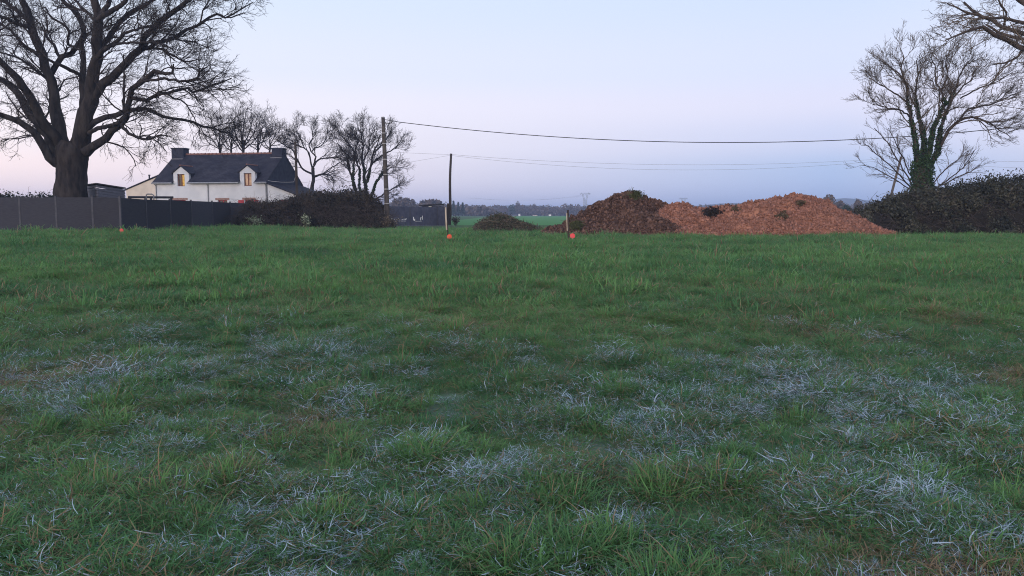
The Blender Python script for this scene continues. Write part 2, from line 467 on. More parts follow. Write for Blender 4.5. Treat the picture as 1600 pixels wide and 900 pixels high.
# ------------------------------------------------------------------ grass (geometry-node instances of tufts)
def tuft(name, n, spread, h, lean, wid, curl, seed, azc=.25, lift=0.0, lsd=.28, stalk=0.0):
    r = np.random.default_rng(seed)
    rad = spread * np.sqrt(r.random(n)); a = r.random(n) * 6.283
    base = np.stack([rad * np.cos(a), rad * np.sin(a), np.full(n, -.015) + lift * r.random(n)], -1)
    az = a + r.normal(0, 1.0, n)
    ln = r.uniform(h[0], h[1], n) * np.where(r.random(n) < stalk, 1.8, 1)
    da = r.normal(0, azc, n)
    th = np.clip(r.normal(lean, lsd, n), .03, 1.62)
    wd = wid * r.uniform(.6, 1.35, n)
    cu = curl * r.uniform(.3, 1.3, n)
    K = 4
    P = np.empty((n, K, 3)); P[:, 0] = base
    for k in range(1, K):
        tt = np.minimum(th + cu * (k - 1) / 2, 1.8); az = az + da
        st = (ln / (K - 1))[:, None] * np.stack([np.sin(tt) * np.cos(az), np.sin(tt) * np.sin(az), np.cos(tt)], -1)
        P[:, k] = P[:, k - 1] + st
    P[:, :, 2] = np.maximum(P[:, :, 2], -.02)
    side = np.stack([-np.sin(az), np.cos(az), r.normal(0, .25, n)], -1)
    prof = np.array([.8, 1, .7, .08])
    off = side[:, None] * (wd[:, None] * prof[None])[..., None] * .5
    V = np.stack([P - off, P + off], 2).reshape(-1, 3)
    i = np.arange(n * K * 2).reshape(n, K, 2)
    Fq = np.stack([i[:, :-1, 0], i[:, :-1, 1], i[:, 1:, 1], i[:, 1:, 0]], -1).reshape(-1, 4)
    me = mesh_from(name, V, Fq, True)
    fattr(me, 'bt', np.repeat(r.random(n), K * 2))
    fattr(me, 'bh', np.tile(np.repeat(np.linspace(0, 1, K), 2), n))
    me.materials.append(M['grass'])
    o = bpy.data.objects.new(name, me)
    return o
tcol = bpy.data.collections.new('grass_tufts')
KINDS = []
for k in range(4): KINDS.append(tuft('tuft_turf', 170, .2, (.045, .11), .7, .0046, 1.1, 10 + k, .35))
for k in range(4): KINDS.append(tuft('tuft_flat', 230, .19, (.03, .1), 1.3, .0035, .25, 20 + k, .6, .06, .24))
for k in range(3): KINDS.append(tuft('tuft_tussock', 170, .11, (.07, .165), .6, .0045, 1.05, 30 + k, .3, 0, .28, .03))
for k in range(3): KINDS.append(tuft('tuft_far', 150, .3, (.05, .13), .6, .0095, .8, 40 + k, .3, 0, .34, .09))
for k in range(2): KINDS.append(tuft('tuft_weed', 13, .03, (.06, .13), 1.0, .032, .5, 50 + k, .1))
for i, o in enumerate(KINDS):
    o.name = '%02d_' % i + o.name
    tcol.objects.link(o)
def nz(x, y, s, seed):
    r = np.random.default_rng(seed); z = 0
    for _ in range(14):
        k = s * r.uniform(.5, 2.2); a = r.uniform(0, 6.28)
        z = z + np.sin(k * (x * math.cos(a) + y * math.sin(a)) + r.uniform(0, 6.28))
    return z / math.sqrt(7)           # roughly unit variance
pts = []
def wedge(y0, y1, dens, margin):
    area = 0.65 * 2 * (y1 ** 2 - y0 ** 2) / 2 * 1.12 + 2 * margin * (y1 - y0)
    n = int(area * dens)
    y = np.sqrt(rng.uniform(y0 ** 2, y1 ** 2, n)) if y0 > 0 else rng.uniform(y0, y1, n)
    hw = .73 * y + margin
    return rng.uniform(-1, 1, n) * hw, y
XS, YS, ID, SC, TI, DR, FR, TL = [], [], [], [], [], [], [], []
for (y0, y1, dens, mg, far) in ((1.2, 5, 90, 2.5, 0), (5, 9, 78, 2.5, 0), (9, 15, 58, 3, 0), (15, 25, 38, 3, 1), (25, 40, 22, 4, 1), (40, 58, 12, 5, 1)):
    x, y = wedge(y0, y1, dens, mg)
    n = len(x)
    fr = np.clip(.2 + nz(x, y, 21.0, 3) * .3 + nz(x * .7, y * 1.2, 6.0, 13) * .14 + nz(x, y, .7, 4) * .14, 0, .85) * (1 - sstep(5.5, 15.5, y)) ** .75
    tus = nz(x, y, 7.5, 5)
    dryn = nz(x, y, 1.5, 6)
    u = rng.random(n)
    flat = u < .42 + .12 * (fr > .45)
    tsk = (~flat) & (tus > .7)
    idx = np.where(flat, rng.integers(4, 8, n), np.where(tsk, rng.integers(8, 11, n), rng.integers(0, 4, n)))
    scl = rng.uniform(.75, 1.25, n) * (.95 + .28 * np.clip(nz(x, y, 6.0, 15), -1.2, 1.5))
    if y1 > 10:
        fk = rng.random(n) < .85 * sstep(9, 26, y)
        idx = np.where(fk, rng.integers(11, 14, n), idx)
        scl = scl * (1 + .3 * sstep(25, 50, y)) * (1 + sstep(9, 20, y) * (-.15 + .36 * np.clip(tus, -1.3, 1.6))) * rng.uniform(.75, 1.3, n)
    weed = (rng.random(n) < .012) & (nz(x, y, 1.1, 22) > .2) & (y < 24)
    idx = np.where(weed, rng.integers(14, 16, n), idx); scl = np.where(weed, rng.uniform(.7, 1.5, n), scl)
    XS.append(x); YS.append(y); ID.append(idx); SC.append(scl)
    FR.append(np.where(flat, fr, np.where(tsk, fr * .2, fr * .75)))
    TI.append(np.clip(.34 + .18 * nz(x, y, .8, 8) + .22 * rng.normal(size=n) + .34 * tsk + .12 * sstep(7, 24, y) + .1 * np.clip(tus, -1, 1.5), 0, 1))
    DR.append(np.clip(.06 + .1 * np.clip(dryn, 0, 2) + (dryn > 1.5) * .3 * (1 - sstep(7, 13, y)) + flat * .22, 0, .8) * (1 - .75 * sstep(9, 22, y)))
    TL.append(rng.normal(0, .12, (n, 2)))
XS, YS, ID, SC, TI, DR, FR, TL = [np.concatenate(a) for a in (XS, YS, ID, SC, TI, DR, FR, TL)]
# nothing grows under the heaps or behind the fence
keep = ~((nz(XS, YS, 3.1, 21) > 1.6) & (rng.random(len(XS)) < .55) & (YS < 16)) & ~((YS > 40.2) & (XS > 3) & (XS < 19)) & ~((XS < -20.5) & (YS > 43.5))
XS, YS, ID, SC, TI, DR, FR, TL = [a[keep] for a in (XS, YS, ID, SC, TI, DR, FR, TL)]
gp = np.stack([XS, YS, g(XS, YS) + .02 * np.clip(nz(XS, YS, 5.0, 16), -.4, 2)], -1)
gme = bpy.data.meshes.new('grass')
gme.vertices.add(len(gp)); gme.vertices.foreach_set('co', gp.astype(np.float32).ravel())
for nme, arr in (('scl', SC), ('tint', TI), ('dry', DR), ('frost', FR)): fattr(gme, nme, arr)
a = gme.attributes.new('kid', 'INT', 'POINT'); a.data.foreach_set('value', ID.astype(np.int32))
a = gme.attributes.new('rot', 'FLOAT_VECTOR', 'POINT')
a.data.foreach_set('vector', np.stack([TL[:, 0], TL[:, 1], rng.random(len(gp)) * 6.283], -1).astype(np.float32).ravel())
gme.materials.append(M['grass'])
go = bpy.data.objects.new('grass', gme); COL.objects.link(go)
tag(go, 'rough meadow grass with white frost patches in the foreground', 'grass', kind='stuff')
ng = bpy.data.node_groups.new('grass_scatter', 'GeometryNodeTree')
ng.interface.new_socket('Geometry', in_out='INPUT', socket_type='NodeSocketGeometry')
ng.interface.new_socket('Geometry', in_out='OUTPUT', socket_type='NodeSocketGeometry')
gi, gout = ng.nodes.new('NodeGroupInput'), ng.nodes.new('NodeGroupOutput')
mtp = ng.nodes.new('GeometryNodeMeshToPoints')
ci = ng.nodes.new('GeometryNodeCollectionInfo'); ci.inputs[0].default_value = tcol
ci.inputs['Separate Children'].default_value = True; ci.inputs['Reset Children'].default_value = True
iop = ng.nodes.new('GeometryNodeInstanceOnPoints'); iop.inputs['Pick Instance'].default_value = True
def named(n, typ):
    q = ng.nodes.new('GeometryNodeInputNamedAttribute'); q.data_type = typ; q.inputs[0].default_value = n
    return q.outputs[0]
nl = ng.links.new
nl(gi.outputs[0], mtp.inputs[0]); nl(mtp.outputs[0], iop.inputs['Points']); nl(ci.outputs[0], iop.inputs['Instance'])
nl(named('kid', 'INT'), iop.inputs['Instance Index'])
nl(named('rot', 'FLOAT_VECTOR'), iop.inputs['Rotation'])
nl(named('scl', 'FLOAT'), iop.inputs['Scale'])
nl(iop.outputs[0], gout.inputs[0])
md = go.modifiers.new('scatter', 'NODES'); md.node_group = ng

# ------------------------------------------------------------------ trees
def limb_path(spec, Y0, dY, n=None, jit=.02):
    """spec: (px, py, width px) along the limb; dY: metres gained in depth over its length"""
    d = [0.0]
    for a_, b_ in zip(spec[:-1], spec[1:]): d.append(d[-1] + math.hypot(a_[0] - b_[0], a_[1] - b_[1]))
    out = []
    for (px, py, wp), q in zip(spec, d):
        yy = Y0 + dY * (q / d[-1])
        out.append((*at(px, py, yy), pxm(wp, yy) / 2))
    n = n or max(6, 3 * len(spec))
    P = smooth_path(out, n)
    seg = np.linalg.norm(P[-1, :3] - P[0, :3]) / n
    P[1:-1, :3] += rng.normal(0, 1, (n - 2, 3)) * (jit * seg * 4)
    return P
def grow_from(P, Rr, count, length, ang, up, noise, n, rfac, rmin, out=None, t0=.2):
    """children of every parent polyline: P (T,n,3), Rr (T,n); count per parent (int or array)"""
    T = len(P); cnt = np.full(T, count) if np.isscalar(count) else np.asarray(count)
    pi = np.repeat(np.arange(T), cnt); m = len(pi)
    t = t0 + (1 - t0) * rng.random(m) ** .85
    f = t * (P.shape[1] - 1); i = np.minimum(f.astype(int), P.shape[1] - 2); fr = (f - i)[:, None]
    pos = P[pi, i] * (1 - fr) + P[pi, i + 1] * fr
    rad = Rr[pi, i] * (1 - fr[:, 0]) + Rr[pi, i + 1] * fr[:, 0]
    tan = nrm(P[pi, i + 1] - P[pi, i])
    rv = rng.normal(size=(m, 3)); per = nrm(rv - (rv * tan).sum(1, keepdims=True) * tan)
    A = rng.uniform(ang[0], ang[1], m)[:, None]
    d = tan * np.cos(A) + per * np.sin(A)
    if out is not None:
        d = d + .35 * nrm(pos - out)
    d[:, 2] += up
    d = nrm(d)
    L = np.broadcast_to(np.asarray(length[0]) + (length[1] - length[0]) * rng.random(m), (m,)) * (1.15 - .5 * t)
    Q = np.empty((m, n, 3)); Q[:, 0] = pos
    for k in range(1, n):
        Q[:, k] = Q[:, k - 1] + d * (L / (n - 1))[:, None]
        d = d + rng.normal(0, noise, (m, 3)); d[:, 2] += up * .3
        d = nrm(d)
    r0 = np.clip(rad * rfac, rmin, None)
    r0 = np.minimum(r0, np.maximum(L * .022, rmin))
    QR = r0[:, None] * np.linspace(1, .45, n)[None]
    QR = np.maximum(QR, rmin * .7)
    return Q, QR
def make_tree(name, label, trunk, limbs, Y0, barkm, twigm, levels, group=None, base_px=None, rmin=.012, spacing=.6, hub=None, extra_trunk_lumps=0, auto=None, ws=1.0):
    """trunk: limb spec from the ground up; limbs: list of (spec, start depth offset, depth gain)"""
    tp = limb_path(trunk, Y0, 0, n=max(8, 4 * len(trunk)), jit=.01)
    root = thing(name, (tp[0, 0], tp[0, 1], G(tp[0, 0], tp[0, 1])), label, 'tree', group)
    tp = np.vstack([[tp[0, 0], tp[0, 1], G(tp[0, 0], tp[0, 1]) - .3, tp[0, 3] * 1.35], tp]) if tp[0, 2] > G(tp[0, 0], tp[0, 1]) + .1 else tp
    tp = smooth_path(tp, 26)
    V, Fq = tubes(tp[None, :, :3], tp[None, :, 3], 18)
    if extra_trunk_lumps:
        c = np.repeat(tp[:, :3], 18, 0); d = V - c
        lump = 1 + extra_trunk_lumps * (np.sin(V[:, 2] * 5.1 + 3 * np.arctan2(d[:, 1], d[:, 0])) * .5 + np.sin(7 * np.arctan2(d[:, 1], d[:, 0]) + V[:, 2]) * .35 + rng.normal(0, .22, len(V)))
        V = c + d * lump[:, None]
    obj('trunk', V, Fq, barkm, root, True)
    limbs = [([(a_, b_, c_ * ws) for a_, b_, c_ in sp], oy, dy) for sp, oy, dy in limbs]
    N = 16
    PP, RR = [], []
    for spec, oy, dy in limbs:
        P = limb_path(spec, Y0 + oy, dy, n=N, jit=.022)
        V, Fq = tubes(P[None, :, :3], P[None, :, 3], 9)
        obj('limb', V, Fq, barkm, root, True)
        PP.append(P[:, :3]); RR.append(P[:, 3])
    if auto is not None:          # limbs towards and away from the viewer, grown rather than traced
        Q, QR = grow_from(np.array(PP), np.array(RR), auto[0], auto[1], (.6, 1.3), .12, .16, N, .6, .03, t0=.1)
        for q, r_ in zip(Q, QR):
            V, Fq = tubes(q[None], r_[None], 7)
            obj('limb', V, Fq, barkm, root, True)
            PP.append(q); RR.append(r_)
    P, Rr = np.array(PP), np.array(RR)
    hubp = np.asarray(hub if hub is not None else tp[-1, :3])
    ln = np.linalg.norm(np.diff(P, axis=1), axis=2).sum(1)
    cnt = np.maximum(3, (ln / spacing).astype(int))
    vs_, fs_, nv = [], [], 0
    for lv, (count, length, ang, up, noise, n, k) in enumerate(levels):
        P, Rr = grow_from(P, Rr, cnt if lv == 0 else count, length, ang, up, noise, n, .62 if lv == 0 else .6, rmin if lv == len(levels) - 1 else rmin * 1.25, out=hubp, t0=.12 if lv == 0 else .15)
        V, Fq = tubes(P, Rr, k)
        vs_.append(V); fs_.append(Fq + nv); nv += len(V)
    o = obj('twigs', np.concatenate(vs_), np.concatenate(fs_), twigm, root)
    o['kind'] = 'stuff'
    return root, tp, PP, RR
OAKL = [
    (8, (1.3, 3.0), (.5, 1.15), .04, .26, 7, 5),
    (5, (.8, 1.9), (.5, 1.2), .0, .3, 6, 4),
    (5, (.45, 1.1), (.45, 1.1), .0, .32, 5, 3),
    (2, (.25, .6), (.4, 1.0), .0, .25, 3, 3)]
oak_trunk = [(111, 318, 49), (110, 300, 47), (111, 282, 44), (112, 264, 43), (112, 248, 44), (113, 234, 46), (115, 222, 34)]
oak = [
    ([(98, 258, 18), (81, 249, 16), (71, 235, 14), (57, 210, 12), (41, 196, 11), (18, 185, 9), (0, 179, 8), (-30, 172, 5), (-60, 178, 3)], -.3, -3),
    ([(98, 246, 26), (85, 230, 19), (71, 207, 17), (55, 189, 15), (41, 171, 13), (27, 146, 11), (11, 131, 10), (-1, 124, 9), (-40, 104, 5)], 0, 3),
    ([(102, 240, 20), (92, 221, 20), (67, 192, 17), (59, 171, 15), (44, 147, 13), (32, 128, 12), (14, 110, 11), (0, 96, 9), (-30, 70, 5)], .3, -4),
    ([(103, 240, 24), (91, 203, 22), (86, 177, 19), (84, 148, 16), (78, 115, 15), (67, 92, 14), (60, 60, 13), (46, 32, 12), (41, 14, 11), (36, 0, 10), (26, -45, 7), (14, -90, 4)], 0, 2),
    ([(79, 118, 9), (85, 105, 9), (92, 91, 9), (107, 87, 8), (115, 76, 8), (128, 59, 8), (131, 44, 8), (123, 27, 7), (114, 16, 7), (99, 0, 6), (82, -38, 4), (70, -80, 2)], 1.2, 2.5),
    ([(120, 238, 32), (131, 203, 28), (136, 171, 25), (143, 148, 23), (147, 115, 19), (151, 80, 17), (152, 44, 16), (153, 18, 14), (151, 0, 12), (146, -45, 8), (150, -100, 4)], 0, -1.5),
    ([(152, 32, 9), (158, 28, 9), (169, 20, 9), (179, 16, 8), (192, 5, 7), (204, -12, 6), (218, -50, 3)], -1.2, -2.5),
    ([(154, 28, 8), (163, 16, 8), (171, 0, 7), (178, -42, 5), (190, -90, 3)], -1.2, 2),
    ([(132, 190, 13), (130, 148, 12), (128, 114, 10), (131, 89, 8), (128, 68, 7), (134, 40, 4)], .5, 1),
    ([(150, 84, 11), (160, 71, 10), (171, 59, 9), (183, 41, 8), (199, 23, 8), (213, 14, 7), (235, 3, 5), (258, -16, 3)], -.8, 3.5),
    ([(150, 92, 9), (160, 80, 8), (178, 68, 7), (194, 53, 5), (213, 46, 4), (243, 38, 2)], -.8, -3.5),
    ([(176, 71, 5), (192, 67, 4), (220, 67, 3.5), (242, 66, 3), (264, 74, 2)], -2.0, -1.5),
    ([(142, 158, 15), (165, 131, 14), (179, 117, 13), (201, 94, 12), (220, 74, 11), (236, 46, 10), (253, 30, 9), (271, 16, 8), (294, 0, 6), (318, -18, 3)], -.3, -2.5),
    ([(220, 76, 8), (232, 73, 7), (244, 68, 7), (260, 64, 6), (280, 53, 6), (300, 44, 5), (319, 34, 4.5), (331, 25, 4), (342, 23, 3.5), (356, 28, 3), (367, 20, 2.5), (387, 9, 1.8), (396, 3, 1.2)], -1.5, 2.5),
    ([(232, 74, 4), (255, 78, 4), (272, 88, 3.5), (290, 96, 2.5), (312, 92, 1.5)], -1.5, -1.5),
    ([(134, 238, 18), (142, 231, 15), (156, 221, 13), (176, 205, 12), (192, 191, 11), (197, 173, 10), (203, 155, 9), (209, 139, 9), (227, 124, 8), (239, 114, 7), (253, 114, 6), (264, 117, 5), (275, 110, 4), (271, 100, 2.5)], -.4, -3),
    ([(205, 153, 7), (227, 156, 6), (253, 147, 5.5), (271, 142, 5), (289, 137, 4.5), (300, 144, 4), (324, 137, 3.5), (340, 130, 3), (362, 122, 1.5)], -2.4, 2.5),
    ([(220, 128, 5), (253, 123, 4.5), (271, 125, 4), (292, 127, 4), (308, 121, 3.5), (314, 110, 3), (325, 104, 2)], -2.7, -1.5),
    ([(137, 200, 11), (146, 194, 10), (163, 184, 9), (187, 178, 8), (203, 174, 7.5), (220, 171, 6.5), (233, 170, 6), (257, 184, 5), (289, 187, 4.5), (315, 197, 4), (339, 202, 3), (360, 208, 1.5)], -.4, 3.5),
    ([(138, 208, 8), (146, 203, 7), (163, 198, 7), (187, 192, 6)], -.4, -1.4),
    ([(190, 196, 6), (194, 202, 5.5), (206, 210, 5), (220, 216, 4.5), (233, 217, 4), (250, 211, 2.5), (268, 214, 1.5)], -1.8, -2),
    ([(68, 95, 7), (59, 85, 6), (39, 71, 5), (27, 59, 4.5), (16, 48, 4), (0, 37, 3), (-25, 30, 2)], .8, 2),
    ([(52, 45, 8), (41, 41, 7), (23, 36, 6), (0, 25, 5), (-30, 16, 3)], 1.2, -2.5),
    ([(46, 30, 8), (37, 25, 7), (23, 14, 6.5), (4, 0, 6), (-20, -20, 4)], 1.3, 2.5),
    ([(77, 125, 5), (68, 119, 4.5), (50, 105, 4), (32, 92, 3.5), (11, 84, 3), (-12, 80, 2)], .7, -2),
    ([(118, 73, 4), (107, 70, 4), (107, 53, 4), (106, 44, 4), (92, 34, 3.5), (80, 27, 3), (70, 10, 2)], 2.2, -1.5),
    ([(95, 92, 5), (89, 83, 5), (84, 69, 4.5), (73, 59, 4), (68, 40, 2)], 1.8, 2),
    ([(151, 34, 5), (133, 16, 4.5), (121, 5, 4), (108, -18, 3)], -1.1, 2),
    ([(128, 120, 7), (123, 116, 6), (107, 108, 6), (92, 101, 5), (76, 94, 4), (60, 80, 2)], .6, -2.5),
]
oak_root, tp, _, _ = make_tree('oak_tree', 'huge bare oak with thick knotty trunk behind the dark fence', oak_trunk, oak, 50, M['bark'], M['twig'], OAKL, spacing=.66, hub=at(120, 170, 50), extra_trunk_lumps=.07, rmin=.0085, ws=.93, auto=(np.array([1 if i in (1, 3, 5, 12, 15) else 0 for i in range(len(oak))]), (2.5, 5)))

ASHL = [
    (8, (1.0, 2.3), (.4, .9), .08, .2, 7, 5),
    (6, (.6, 1.4), (.35, .9), .06, .24, 6, 4),
    (5, (.3, .8), (.3, .9), .06, .26, 5, 3),
    (2, (.18, .4), (.3, .8), .08, .2, 3, 3)]
ash_trunk = [(1441, 318, 28), (1441, 300, 26), (1440, 282, 25), (1440, 268, 24), (1441, 258, 20)]
ash = [
    ([(1437, 275, 15), (1434, 249, 13), (1430, 222, 10), (1428, 203, 9), (1421, 171, 8), (1417, 142, 6), (1414, 114, 5), (1400, 96, 3.5), (1385, 82, 2)], 0, -1.5),
    ([(1441, 265, 14), (1443, 231, 11), (1439, 195, 9), (1433, 163, 7), (1431, 131, 5), (1435, 103, 4), (1432, 76, 2.5)], 0, 1.5),
    ([(1446, 256, 12), (1453, 231, 11), (1456, 206, 9), (1467, 178, 7.5), (1481, 160, 6.5), (1492, 135, 5), (1499, 107, 4), (1510, 89, 3), (1520, 70, 2)], 0, -2),
    ([(1480, 160, 5), (1476, 153, 5), (1470, 135, 4.5), (1462, 114, 4), (1460, 85, 3), (1452, 66, 2)], -1.5, 2),
    ([(1445, 285, 16), (1449, 267, 14), (1463, 242, 12), (1470, 213, 10), (1478, 178, 7), (1490, 150, 5), (1508, 125, 4), (1522, 105, 2.5)], -.1, 2.5),
    ([(1464, 240, 9), (1481, 206, 9), (1499, 188, 7.5), (1520, 183, 6), (1545, 192, 4), (1563, 203, 3), (1580, 215, 1.5)], .9, -1.5),
    ([(1499, 188, 6), (1513, 171, 5.5), (1542, 163, 4.5), (1566, 153, 3.5), (1588, 140, 2)], .4, 2),
    ([(1500, 150, 4), (1530, 130, 4), (1556, 118, 3), (1580, 100, 2)], 1.2, -1.5),
    ([(1419, 160, 5), (1405, 145, 4.5), (1388, 132, 3.5), (1368, 118, 2)], -.7, 1.5),
    ([(1424, 185, 4.5), (1407, 172, 4), (1385, 168, 3), (1362, 160, 2)], -.6, -1.5),
    ([(1414, 116, 4), (1408, 90, 3.5), (1412, 70, 2.5), (1408, 55, 1.5)], -1, 1),
    ([(1470, 135, 4), (1480, 105, 3.5), (1478, 75, 2.5), (1486, 55, 1.5)], -.8, -1),
]
def lower(ls, y0, k): return [([(a_, y0 - (y0 - b_) * k if b_ < y0 else b_, c_) for a_, b_, c_ in sp], oy, dy) for sp, oy, dy in ls]
ash = lower(ash, 170, .8)
ash_root, _, ashP, ashR = make_tree('ash_tree', 'bare ash with ivy clad stems rising from the right hand bramble bank', ash_trunk, ash, 50, M['bark2'], M['twig2'], ASHL, spacing=.5, hub=at(1445, 230, 50), rmin=.0075, ws=.55)
def leaves(C, size, squash=1.0, rr=None):
    r_ = rr or rng
    n = len(C)
    a = nrm(r_.normal(size=(n, 3)) * np.array([1, 1, squash])); b = nrm(np.cross(a, r_.normal(size=(n, 3))))
    s = (np.asarray(size) * r_.uniform(.6, 1.4, n))[:, None]
    V = np.stack([C - a * s, C + b * s * .55, C + a * s, C - b * s * .55], 1).reshape(-1, 3)
    Fq = np.arange(n * 4).reshape(n, 4)
    return V, Fq, np.repeat(r_.random(n), 4)
pts = []
for P, Rr in list(zip(ashP, ashR))[:5] + [(np.array([at(1441, y, 50) for y in np.linspace(318, 255, 16)]), np.full(16, .52))]:
    ys_ = P[:, 2]
    for j in range(len(P) - 1):
        z = P[j, 2]
        dens = 420 if z < 4.8 else (260 if z < 7.0 else (60 if z < 8.6 else 0))
        c = P[j] + (P[j + 1] - P[j]) * rng.random((dens, 1))
        d = nrm(rng.normal(size=(dens, 3)))
        pts.append(c + d * (Rr[j] * rng.uniform(.8, 1.35, (dens, 1)) + .02))
V, Fq, tn = leaves(np.concatenate(pts), .07)
o = obj('ivy', V, Fq, M['ivy'], ash_root, attrs={'tint': tn}); o['kind'] = 'stuff'

shoots = [
    ([(1432, 302, 4), (1400, 268, 3.2), (1375, 245, 2.5), (1352, 226, 1.6)], 0, -2), ([(1430, 298, 4), (1410, 262, 3.2), (1390, 228, 2.6), (1366, 200, 1.6)], 0, 2),
    ([(1432, 295, 3.5), (1415, 256, 3), (1400, 225, 2.2), (1388, 200, 1.4)], 0, -1), ([(1428, 300, 3), (1395, 278, 2.5), (1365, 262, 2), (1345, 258, 1.2)], 0, 1.5),
    ([(1450, 302, 4), (1480, 282, 3.2), (1505, 262, 2.5), (1522, 235, 1.6)], 0, -2), ([(1452, 300, 3.5), (1490, 280, 3), (1515, 268, 2.2), (1532, 258, 1.4)], 0, 2),
    ([(1450, 298, 3.5), (1474, 268, 2.8), (1495, 250, 2), (1512, 236, 1.4)], 0, 1)]
SHL = [(6, (.8, 1.7), (.35, .85), .1, .14, 6, 4), (4, (.4, 1.0), (.35, .8), .1, .16, 5, 3), (3, (.2, .5), (.3, .8), .1, .16, 3, 3)]
make_tree('young_tree', 'low spreading bare saplings arching out behind the ivy clad ash', [(1441, 325, 6), (1441, 312, 5), (1441, 300, 4)], shoots, 53.5, M['bark2'], M['twig2'], SHL, spacing=.45, rmin=.007, ws=.6)

right = [
    ([(1745, 170, 22), (1690, 120, 14), (1640, 92, 10), (1600, 75, 8), (1587, 67, 7.5), (1568, 59, 7), (1548, 50, 6.5), (1533, 43, 5), (1518, 45, 4), (1501, 53, 3), (1477, 63, 2)], 0, -3),
    ([(1750, 140, 16), (1690, 80, 11), (1640, 58, 8), (1600, 51, 6.5), (1587, 50, 6), (1568, 42, 5.5), (1545, 31, 5), (1528, 24, 4.5), (1516, 15, 4), (1506, 3, 2.5)], 0, 3),
    ([(1690, 80, 8), (1640, 48, 6), (1600, 38, 5), (1580, 32, 4.5), (1562, 29, 4), (1544, 29, 3.5), (1522, 22, 3), (1501, 16, 2.5), (1480, 6, 1.6)], 1.5, -2),
    ([(1690, 118, 9), (1640, 72, 7), (1600, 61, 5), (1580, 59, 4.5), (1560, 50, 4), (1540, 38, 2.5)], -1.6, 2),
    ([(1700, 60, 12), (1640, 25, 10), (1595, 2, 8), (1570, -25, 6), (1550, -60, 3)], 1, 1),
    ([(1600, 75, 4), (1588, 90, 3.5), (1570, 98, 2.5), (1548, 100, 1.6)], -1.8, 1),
    ([(1568, 42, 3), (1572, 20, 3), (1562, 5, 2.5), (1555, -18, 1.5)], 1, -1),
]
make_tree('oak_tree', 'bare boughs of a large tree reaching in at the top right corner', [(1760, 380, 40), (1760, 320, 34), (1758, 240, 30), (1752, 170, 28), (1748, 110, 22), (1745, 40, 16), (1740, -60, 9)], right, 41, M['bark2'], M['twig2'],
          [(8, (.9, 2.2), (.5, 1.1), .0, .22, 7, 5), (4, (.5, 1.2), (.5, 1.1), .02, .28, 6, 4), (3, (.25, .7), (.45, 1.1), .02, .28, 5, 3), (2, (.15, .35), (.4, 1), .02, .2, 3, 3)], spacing=.6, rmin=.0085)

MIDL = [
    (7, (1.2, 2.7), (.45, 1.0), .05, .24, 6, 4),
    (6, (.7, 1.6), (.4, 1.0), .04, .28, 5, 3),
    (5, (.4, .95), (.4, 1.0), .04, .28, 4, 3),
    (2, (.25, .5), (.4, 1.0), .04, .2, 3, 3)]
t487 = [
    ([(489, 272, 4.5), (474, 265, 4), (465, 250, 3.5), (457, 231, 3), (444, 219, 2), (432, 208, 1.2)], 0, -2),
    ([(489, 265, 4), (485, 252, 3.5), (483, 236, 3), (474, 224, 2.4), (462, 218, 1.8), (450, 205, 1.2)], 0, 2),
    ([(489, 262, 4), (497, 249, 3.5), (510, 245, 2.6), (529, 243, 1.6)], 0, -2),
    ([(490, 258, 4), (493, 243, 3.4), (487, 233, 3), (492, 226, 2.6), (501, 221, 2.2), (509, 208, 1.5), (512, 192, 1)], 0, 1),
    ([(486, 232, 3), (483, 218, 2.5), (489, 204, 2), (486, 186, 1.3)], .6, -2),
    ([(490, 277, 3), (506, 270, 2.5), (522, 259, 2), (537, 249, 1.3)], 0, 2),
    ([(490, 276, 3), (501, 273, 3), (515, 274, 2.4), (522, 282, 1.5)], 0, -2),
    ([(476, 226, 2.2), (470, 208, 2), (462, 192, 1.3)], 1, 1)]
t487 = lower(t487, 255, .8)
make_tree('bare_tree', 'single trunked bare tree standing right of the house gable', [(488, 316, 7.5), (487, 304, 6.5), (488, 290, 5.5), (490, 280, 5), (489, 270, 5), (489, 262, 5)], t487, 95, M['bark'], M['twig'], MIDL, group='bare trees behind the house', spacing=.5, rmin=.0095, ws=.72)
t570 = [
    ([(560, 308, 6), (553, 290, 5.5), (551, 274, 4.8), (553, 256, 4.2), (553, 236, 3.6), (551, 222, 3), (538, 206, 2.2), (530, 192, 1.4)], 0, -2),
    ([(572, 306, 8), (569, 274, 6.5), (567, 256, 5.5), (565, 240, 4.5), (567, 222, 3.4), (565, 201, 2.3), (570, 184, 1.3)], 0, 1.5),
    ([(564, 306, 6), (561, 288, 5), (562, 270, 4.5), (558, 249, 3.6), (554, 231, 2.8), (560, 210, 2), (556, 190, 1.2)], .5, 2),
    ([(573, 285, 6), (577, 270, 5), (581, 249, 4.2), (583, 231, 3.4), (590, 213, 2.3), (594, 196, 1.2)], 0, -2),
    ([(578, 310, 6), (585, 292, 4.5), (593, 276, 3.8), (604, 266, 2.6), (612, 260, 1.4)], -.5, 1.5),
    ([(580, 315, 5), (599, 304, 2.8), (610, 297, 2.4), (621, 293, 1.4)], -.5, -1.5),
    ([(556, 296, 5), (547, 268, 4), (542, 245, 3), (536, 228, 2.2), (528, 215, 1.3)], 0, 2.5),
    ([(582, 252, 3.5), (594, 240, 3), (608, 230, 2.4), (620, 222, 1.3)], -.4, 1),
    ([(584, 232, 3), (598, 215, 2.6), (606, 200, 1.3)], -.5, -1.2),
    ([(567, 250, 3), (575, 228, 2.6), (578, 205, 2), (582, 188, 1.2)], .6, -1)]
t570 = lower(t570, 265, .8)
